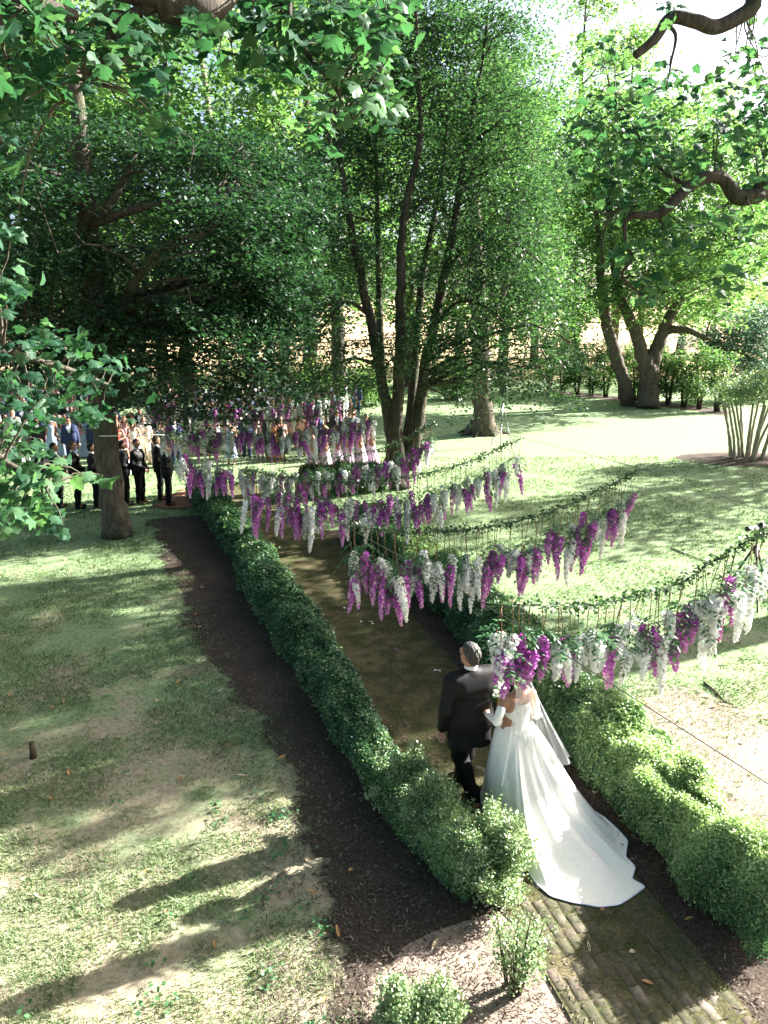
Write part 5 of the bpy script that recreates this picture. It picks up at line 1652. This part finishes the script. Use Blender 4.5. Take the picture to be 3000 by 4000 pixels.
# library of figures --------------------------------------------------
LIB = {}
def lib_man(key, J, h, coat=.80, hair='short', fingers=True):
    mm = man_meshes(J, h, coat, fingers)
    LIB[key] = {k: make_mesh(k, V, F, True) for k, (V, F) in mm.items()}
    LIB[key]['hair'] = make_mesh('hair', *hair_field(J, min(h, .016), hair), True)
    LIB[key]['eyes'] = eyes_mesh(J)
    LIB[key]['bow_tie'] = bow_tie(J)
def lib_woman(key, J, h, hair, hem, flare, folds, z_top=1.36):
    LIB[key] = {'body': make_mesh('body', *woman_body(J, h), True), 'hair': make_mesh('hair', *hair_field(J, min(h, .016), hair), True), 'eyes': eyes_mesh(J)}
    V, F = dress_mesh(J, z_top, hem, flare, folds)
    LIB[key]['dress'] = make_mesh('dress', V, F, True)
def man(key, label, loc, face, skin, hair, jacket, trouser, group=None, tie=True, scale=1.0):
    o = thing('person', label, 'person', loc, face, group)
    o.scale = (scale,) * 3
    L_ = LIB[key]
    add('body', L_['body'], SKIN[skin], o); add('jacket', L_['jacket'], jacket, o); add('shirt', L_['shirt'], M['shirt'], o)
    add('trousers', L_['trousers'], trouser, o); add('shoes', L_['shoes'], M['shoe'], o); add('hair', L_['hair'], HAIR[hair], o); add('eyes', L_['eyes'], M['eye'], o)
    if tie: add('bow_tie', L_['bow_tie'], M['black_wool'], o)
    return o
def woman(key, label, loc, face, skin, hair, dress, group=None, scale=.95):
    o = thing('person', label, 'person', loc, face, group)
    o.scale = (scale,) * 3
    L_ = LIB[key]
    add('body', L_['body'], SKIN[skin], o); add('dress', L_['dress'], dress, o); add('hair', L_['hair'], HAIR[hair], o); add('eyes', L_['eyes'], M['eye'], o)
    return o

# groomsmen in a line, hands clasped, facing the aisle (to the right)
lib_man('groomsman', pose(), .014)
lib_man('groomsman_turned', pose(face=(.5, .85, 0), wrR=(.05, .21, 1.0), wrL=(-.05, .21, 1.0)), .014)
GM = [((183, 1962), 0, 'brown', 'leftmost groomsman, half hidden by the hanging maple leaves', 'groomsman', -.2), ((238, 1982), 1, 'dark', 'second groomsman from the left, partly behind maple leaves', 'groomsman', -.1),
      ((310, 1985), 0, 'brown', 'groomsman in black standing third from the left', 'groomsman', 0), ((382, 1984), 1, 'dark', 'groomsman just left of the grey tree trunk', 'groomsman', 0),
      ((498, 1972), 2, 'dark', 'groomsman half hidden by the right side of the grey trunk', 'groomsman', .1), ((553, 1966), 1, 'dark', 'groomsman in tuxedo turning his head, right of the grey trunk', 'groomsman_turned', -.5),
      ((630, 1952), 0, 'brown', 'groomsman standing behind the last man of the line', 'groomsman', 0), ((662, 1975), 2, 'dark', 'groomsman at the right end of the line beside the hedge', 'groomsman', .05)]
for (px, py), sk, hr, lab, key, dy in GM:
    g = gr(px, py)
    man(key, lab, g, -R(72) + dy, sk, hr, M['black_wool'], M['trouser'], 'groomsmen in black tuxedos', True, 1.04 + random.uniform(-.02, .04))

# guests, standing and turned towards the bride
HG = .026
lib_man('guest_man', pose(wrR=(.05, .19, .93), wrL=(-.05, .19, .93)), HG)
lib_man('guest_man_arms_down', pose(elR=(.25, -.03, 1.12), wrR=(.27, .05, .88), elL=(-.25, -.03, 1.12), wrL=(-.27, .05, .88), hdR=(0, .2, -1), hdL=(0, .2, -1)), HG)
lib_woman('guest_woman', pose(), HG, 'long', .42, .27, 9)
lib_woman('guest_woman_gown', pose(wrR=(.05, .22, 1.05), wrL=(-.05, .22, 1.05)), HG, 'long', .05, .34, 11)
lib_woman('guest_woman_bun', pose(elR=(.22, -.03, 1.13), wrR=(.24, .06, .90), elL=(-.22, -.03, 1.13), wrL=(-.24, .06, .90), hdR=(0, .2, -1), hdL=(0, .2, -1)), HG, 'bun', .30, .28, 9)
lib_woman('bridesmaid', pose(wrR=(.04, .24, 1.08), wrL=(-.04, .24, 1.08)), .016, 'bun', .03, .42, 10, 1.34)
for i, (px, py, hr, lab) in enumerate(((1225, 1862, 'brown', 'bridesmaid in lilac gown at the left end of the row'), (1272, 1858, 'blonde', 'bridesmaid in lilac gown, second from the left of the row'), (1318, 1852, 'dark', 'bridesmaid in lilac gown, third from the left of the row'), (1362, 1846, 'brown', 'bridesmaid in lilac gown, third from the right of the row'), (1408, 1842, 'blonde', 'bridesmaid in lilac gown with upswept hair, second from the right'), (1450, 1835, 'brown', 'bridesmaid in lilac gown nearest the holly stems'))):
    woman('bridesmaid', lab, gr(px, py), R(100) + random.uniform(-.25, .3), i % 3, hr, CL['lilac'], 'bridesmaids in lilac gowns', .97)
# the lit guests between the trunk and the garlands
woman('guest_woman_gown', 'woman in red floral gown standing in the sun right of the trunk', gr(472, 1828), R(175), 0, 'brown', CL['red floral'])
woman('guest_woman', 'woman in white top standing in the sun beside the red gown', gr(532, 1822), R(178), 0, 'brown', CL['white'])
woman('guest_woman_gown', 'woman in pale print gown behind the red and white dresses', gr(500, 1800), R(180), 0, 'blonde', CL['pink'])
man('guest_man_arms_down', 'man in beige suit standing in the sun right of the white top', gr(575, 1812), R(182), 0, 'blonde', CL['beige'], CL['beige'], None, False)
man('guest_man', 'man in dark suit and sunglasses behind the beige suit', gr(602, 1785), R(185), 1, 'dark', CL['navy'], CL['navy'], None, False)
man('guest_man', 'bearded man in dark suit, tallest behind the sunlit women', gr(560, 1770), R(180), 0, 'brown', CL['black'], CL['black'], None, False)
woman('guest_woman', 'woman in cream dress and sunglasses in the third sunlit row', gr(525, 1772), R(180), 0, 'blonde', CL['cream'])
woman('guest_woman_bun', 'flower girl in white dress behind the groomsmen', gr(497, 1868), R(150), 0, 'brown', CL['white'], None, .68)
man('guest_man_arms_down', 'usher in black suit seen just right of the holly stems', gr(1632, 1752), R(170), 1, 'grey', CL['black'], CL['black'], None, True)
man('guest_man', 'grey-haired man in tuxedo left of the holly stems', gr(1432, 1800), R(175), 0, 'grey', CL['black'], CL['black'], None, True)
woman('guest_woman_gown', 'woman in orange gown behind the fifth garland', gr(1075, 1800), R(180), 2, 'dark', CL['orange'])
woman('guest_woman_bun', 'woman in light blue dress behind the fourth garland', gr(905, 1815), R(180), 0, 'blonde', CL['light blue'])
r = np.random.default_rng(77)
mc = ['navy', 'black', 'grey', 'navy', 'black', 'dark blue', 'beige']
wc = ['pink', 'teal', 'light blue', 'white', 'orange', 'green', 'peach', 'cream', 'sky blue', 'dusty rose', 'black']
hc = ['dark', 'brown', 'blonde', 'grey', 'brown', 'dark']
rownames = ['front', 'second', 'third', 'fourth', 'fifth', 'sixth', 'seventh', 'back']
for ri, Y in enumerate((25.2, 27.0, 28.8, 30.8, 33.0, 35.2, 37.4, 39.8)):
    for (p0, p1, block) in ((-40, 440, 'left of the grey trunk'), (790, 1400, 'behind the garlands'), (620, 700, 'beside the aisle')):
        x0, x1 = (p0 - 1500) / FPX * Y * 1.0, (p1 - 1500) / FPX * Y * 1.0
        if block == 'behind the garlands' and ri == 0: continue
        x = x0
        while x < x1:
            loc = (x + r.normal(0, .1), Y + r.normal(0, .25), 0)
            face = R(180) + math.atan2(loc[0] - .5, loc[1] - 6) * -1 + r.normal(0, .2)
            hr = hc[r.integers(0, 6)]; sk = int(r.choice([0, 0, 1, 1, 2, 3]))
            if r.random() < .5:
                c = mc[r.integers(0, len(mc))]
                lab = '%s-haired man in %s suit in the %s row %s' % (hr, c, rownames[ri], block)
                man('guest_man' if r.random() < .6 else 'guest_man_arms_down', lab, loc, face, sk, hr, CL[c], CL[c], 'wedding guests ' + block, bool(r.random() < .4), r.uniform(.97, 1.05))
            else:
                c = wc[r.integers(0, len(wc))]
                lab = '%s-haired woman in %s dress in the %s row %s' % (hr, c, rownames[ri], block)
                woman(('guest_woman', 'guest_woman_gown', 'guest_woman_bun')[r.integers(0, 3)], lab, loc, face, sk, hr, CL[c], 'wedding guests ' + block, r.uniform(.92, .99))
            x += r.uniform(.46, .72)

# ------------------------------------------------------------------ the father, walking
WALK = math.atan2(.925, -.38) - PI / 2                      # heading along the path
def place(V, loc, rot):
    c, s_ = math.cos(rot), math.sin(rot)
    return np.column_stack([V[:, 0] * c - V[:, 1] * s_ + loc[0], V[:, 0] * s_ + V[:, 1] * c + loc[1], V[:, 2] + loc[2]])
JF = pose(head=(-.01, .02, 1.655), neck=(0, -.005, 1.48), face=(-.35, .93, -.0), shR=(.20, -.01, 1.415), elR=(.30, -.02, 1.14), wrR=(.20, .20, 1.13), hdR=(-.7, .6, .0),
          shL=(-.20, -.01, 1.415), elL=(-.285, -.06, 1.13), wrL=(-.27, .02, .885), hdL=(.05, .15, -1),
          hipR=(.09, 0, .93), knR=(.085, .17, .55), anR=(.075, .20, .10), toR=(.09, .37, .04),
          hipL=(-.09, 0, .93), knL=(-.07, .03, .51), anL=(-.05, -.22, .17), toL=(-.045, -.10, .035))
floc = (.90, 6.70, .02)
ff = thing('person', 'grey-haired man in black frock coat walking arm in arm with the bride', 'person', floc, WALK)
mm = man_meshes(JF, .0085, .66, True, False)
ff.scale = (1.13, 1.12, 1.03)
bodyF = add('body', make_mesh('body', *mm['body'], True), SKIN[0], ff)
add('frock_coat', make_mesh('frock_coat', *mm['jacket'], True), M['coat'] if 'coat' in M else M['black_wool'], ff)
add('shirt', make_mesh('shirt', *mm['shirt'], True), M['shirt'], ff)
add('trousers', make_mesh('trousers', *mm['trousers'], True), M['trouser'], ff)
add('shoes', make_mesh('shoes', *mm['shoes'], True), M['shoe'], ff)
add('hair', make_mesh('hair', *hair_field(JF, .009, 'short'), True), HAIR['grey'], ff)
add('eyes', eyes_mesh(JF), M['eye'], ff)
fb = MB()
for k in range(16):
    c = np.array((-.10, .13, 1.36)) + rng.normal(0, .012, 3)
    fb.add([c, c + (.02, .004, .01), c + (.01, .01, .028), c + (-.012, .006, .016)], [(0, 1, 2, 3)], None, .5)
fb.build('boutonniere', M['white'], ff)

# ------------------------------------------------------------------ the bride
bloc = np.array((1.36, 6.48, .02))
JB = pose(face=(-.1, 1, 0), shL=(-.165, -.01, 1.385), elL=(-.30, -.09, 1.20), wrL=(-.26, .16, 1.14), hdL=(.35, .9, .1), shR=(.165, -.01, 1.385), elR=(.225, -.03, 1.13), wrR=(.10, .20, 1.05), hdR=(-.5, .8, .1))
br = thing('person', 'bride in white lace gown with long train and tulle veil', 'person', bloc, WALK)
br.scale = (.98, .98, .98)
add('body', make_mesh('body', *woman_body(JB, .010), True), SKIN[1], br)
f = Field(*bounds(JB), .010)
for s_ in 'LR': arm(f, JB, s_, .008, .45, True)
f.cut(lambda x, y, z: z - 1.345)
add('lace_sleeves', make_mesh('lace_sleeves', *f.mesh(), True), M['lace'], br)
add('hair', make_mesh('hair', *hair_field(JB, .009, 'bun'), True), HAIR['dark'], br)
add('eyes', eyes_mesh(JB), M['eye'], br)
# gown: bodice rings, then a skirt whose hem follows the outline of the train on the ground
HEM = [(1.04, 6.62), (1.10, 6.30), (1.22, 6.02), (1.32, 5.72), (1.40, 5.45), (1.50, 5.30), (1.69, 5.22), (1.90, 5.17), (2.08, 5.20), (2.20, 5.27), (2.40, 5.40), (2.30, 5.50), (2.38, 5.66), (2.33, 5.78), (2.44, 6.0), (2.30, 6.35), (2.08, 6.62), (1.86, 6.86), (1.62, 7.02), (1.36, 7.06), (1.14, 6.92)]
hem = np.array(HEM + HEM[:1])
sl = np.concatenate(([0], np.cumsum(np.linalg.norm(np.diff(hem, axis=0), axis=1))))
NA = 220
u = np.linspace(0, sl[-1], NA, endpoint=False)
HX = np.column_stack([np.interp(u, sl, hem[:, 0]), np.interp(u, sl, hem[:, 1])])
for _ in range(1):
    HX = (np.roll(HX, 1, 0) + HX * 2 + np.roll(HX, -1, 0)) / 4
cw = np.array((bloc[0], bloc[1]))
ang = np.arctan2(HX[:, 1] - cw[1], HX[:, 0] - cw[0])
ang = np.unwrap(ang)
cosr, sinr = math.cos(-WALK), math.sin(-WALK)
rings = []
for (z, rx, ry, dy) in ((1.335, .150, .115, 0), (1.27, .155, .125, 0), (1.18, .130, .108, 0), (1.10, .128, .110, 0), (1.04, .185, .150, 0), (.97, .235, .195, -.01)):
    la = ang - WALK
    lx, ly = np.cos(la) * rx, np.sin(la) * ry
    rings.append(np.column_stack([cw[0] + lx * math.cos(WALK) - ly * math.sin(WALK), cw[1] + lx * math.sin(WALK) + ly * math.cos(WALK), np.full(NA, z)]))
w0 = rings[-1]
dist = np.linalg.norm(HX - w0[:, :2], axis=1)
nf = 26
for q in np.linspace(0, 1, nf)[1:]:
    # fall steeply first, then run out along the ground where the train is long
    lng = np.clip((dist - .45) / .8, 0, 1)
    fx = q ** (1.05 + .15 * lng)
    zf = (1 - q) ** (1.0 + 1.05 * lng) * (1 - .10 * np.sin(q * PI) * lng) + .10 * np.sin(PI * q) * (1 - lng)
    xy = w0[:, :2] + (HX - w0[:, :2]) * fx[:, None]
    wv = u + .16 * np.sin(q * 2.6 + u * 1.3) + .10 * (vnoise(u, u * 0 + q * 1.4, .5, 61) - .5)
    amp = .35 + 1.1 * vnoise(u, u * 0 + q * .8, .7, 62)
    fold = .065 * q ** .6 * amp * (np.abs(np.sin(wv * 4.0)) ** .8 * 1.7 - 1.0) * (1 - .4 * q) + .020 * q * np.sin(wv * 9.7 + 1) * amp
    fold += .012 * np.sin(wv * 22) * np.sin(q * PI) * amp + .05 * np.clip((q - .82) / .18, 0, 1) * np.maximum(vnoise(u, u * 0, .22, 63) - .45, 0)
    z = w0[:, 2] * zf + fold * np.minimum(1, (1 - q) * 3 + .28) * (.35 + .65 * lng) + .012
    side = np.column_stack([-(HX - w0[:, :2])[:, 1], (HX - w0[:, :2])[:, 0]]) / np.maximum(dist, .1)[:, None]
    outw = (HX - cw) / np.maximum(np.linalg.norm(HX - cw, axis=1), .1)[:, None]
    xy = xy + outw * (fold * .7 * (1 - lng * .6))[:, None] * (1 - q * .5)
    rings.append(np.column_stack([xy, np.maximum(z, .034 + .002 * q)]))
# slightly rolled-up hem
last = rings[-1].copy()
V = np.concatenate(rings)
k = len(rings)
i, j = np.meshgrid(np.arange(k - 1), np.arange(NA), indexing='ij')
jn = (j + 1) % NA
Fq = np.stack([i * NA + j, (i + 1) * NA + j, (i + 1) * NA + jn, i * NA + jn], -1).reshape(-1, 4)
inv = Matrix.Translation(br.location) @ Matrix.Rotation(WALK, 4, 'Z') @ Matrix.Scale(.98, 4)
inv = np.array(inv.inverted())
def to_local(V):
    return V @ inv[:3, :3].T + inv[:3, 3]
gown = obj('gown', to_local(V), Fq, M['lace'], br, True)
mb = MB()
hp = np.vstack([last, last[:1]])
mb.tube(hp + (0, 0, .002), .006, 6, cap=False)
tr_ = mb
obj('hem_trim', to_local(np.concatenate(tr_.V)), np.concatenate(tr_.Q), M['horsehair'], gown, True)
# veil: pleated sheet from the crown of the head down the back
tw, th = 60, 30
hd = np.array((bloc[0], bloc[1])) 
back = np.array((math.sin(WALK), -math.cos(WALK)))
rt = np.array((math.cos(WALK), math.sin(WALK)))
VV = []
for a_ in range(th):
    q = a_ / (th - 1)
    for b in range(tw):
        p = b / (tw - 1) * 2 - 1
        p = p * .85 + .12
        spread = .075 + .30 * q ** 1.2
        dep = .105 + .12 * q + .05 * q * math.cos(p * 9) + .020 * math.sin(p * 34 + 2 * math.sin(p * 5)) * (.3 + q)
        xy = hd + rt * (p * spread + .16 * q * (p + .3)) + back * (dep - .10 * abs(p) ** 2 * (1 - q))
        z = 1.70 - 1.06 * q - .10 * (1 - abs(p)) * q - .05 * (abs(p) ** 2) * (1 - q)
        VV.append((xy[0], xy[1], z))
i, j = np.meshgrid(np.arange(th - 1), np.arange(tw - 1), indexing='ij')
Fv = np.stack([i * tw + j, (i + 1) * tw + j, (i + 1) * tw + j + 1, i * tw + j + 1], -1).reshape(-1, 4)
obj('veil', to_local(np.array(VV)), Fv, M['tulle'], br, True)
# bouquet in her hands
bq = thing('bouquet', 'white bridal bouquet held in front of the bride', 'bouquet', at(1945, 2690, 6.72))
fl_ = rng.normal(size=(140, 3)); fl_ = unit(fl_) * rng.uniform(.05, .10, (140, 1))
V, F = leaf_quads(fl_, .045, .2, .42)
obj('blooms', V, F, M['white'], bq, var=np.repeat(rng.uniform(.2, .7, 140), 4))
V, F = leaf_quads(unit(rng.normal(size=(60, 3))) * .10 - (0, 0, .03), .06, .2, .3)
obj('greenery', V, F, M['wleaf'], bq, var=np.repeat(rng.random(60), 4))
mb = MB(); mb.tube([(0, 0, -.02), (0, -.02, -.2)], [.02, .015], 8)
mb.build('handle', M['stem'], bq, True)

# ------------------------------------------------------------------ equipment
def tripod(label, base, hgt, spread, rot, mat, rad=.014, foot=.0, top=None):
    root = thing('tripod', label, 'tripod', base, rot)
    apex = np.array((0, 0, hgt * .82))
    for k in range(3):
        a_ = k * 2 * PI / 3
        d = np.array((math.cos(a_), math.sin(a_), 0)) * spread
        mb = MB()
        mb.tube([apex + d * .06, apex + (d - apex) * .5], rad * 1.3, 8)
        mb.tube([apex + (d - apex) * .48, d + (0, 0, .01)], rad * .9, 8)
        mb.tube([apex + (d - apex) * .46, apex + (d - apex) * .5], rad * 1.7, 8)
        mb.build('leg', mat, root, True)
    mb = MB()
    mb.tube([apex - (0, 0, .12), apex + (0, 0, .04)], rad * 2.4, 10)
    mb.tube([apex, (0, 0, hgt)], rad * 1.2, 8)
    mb.build('centre_column', mat, root, True)
    return root
g = gr(2962, 2372)
tb_ = np.array((g[0] - .06, g[1] + .25, 0))
tp = tripod('black camera tripod standing on the lawn at the right edge', tb_, 1.30, .52, .35, M['black_metal'], .016)
mb = MB()
mb.box((-.05, -.05, 1.28), (.05, .05, 1.36)); mb.box((-.09, -.03, 1.36), (.09, .03, 1.385)); mb.tube([(.03, 0, 1.33), (.2, -.02, 1.25)], .007, 6)
mb.build('pan_head', M['black_metal'], tp)
cm = thing('video_camera', 'camera with long white lens on the black tripod', 'camera', tb_ + (0, 0, 1.385), .35)
mb = MB()
mb.box((.0, -.04, .0), (.14, .04, .11)); mb.box((.03, -.03, .11), (.10, .03, .14)); mb.box((.14, -.035, .02), (.18, .035, .09))
mb.build('camera_body', M['black_metal'], cm)
mb = MB()
mb.tube([(-.02, 0, .055), (-.14, 0, .055)], .040, 14); mb.tube([(-.17, 0, .055), (-.24, 0, .055)], .045, 14)
mb.build('lens_barrel', M['white_plastic'], cm, True)
mb = MB()
mb.tube([(0.005, 0, .055), (-.03, 0, .055)], .042, 14); mb.tube([(-.135, 0, .055), (-.175, 0, .055)], .043, 14); mb.tube([(-.235, 0, .055), (-.285, 0, .055)], .047, 14)
mb.build('lens_rings', M['black_metal'], cm, True)
g = gr(1957, 1742)
ls = tripod('grey speaker stand on the sunny lawn behind the third garland', (g[0], g[1], 0), 2.1, .5, .3, plain('grey_metal', (.16, .16, .17), .4, .5, .3), .018)
sp_ = thing('loudspeaker', 'small black loudspeaker raised on the lawn stand', 'speaker', (g[0], g[1], 2.1), 2.8)
mb = MB(); mb.box((-.15, -.14, 0), (.15, .14, .48)); mb.build('cabinet', M['black_metal'], sp_)
mb = MB(); mb.box((-.13, .142, .03), (.13, .15, .45)); mb.build('grille', plain('speaker_grille', (.03, .03, .03), .8, .2), sp_)
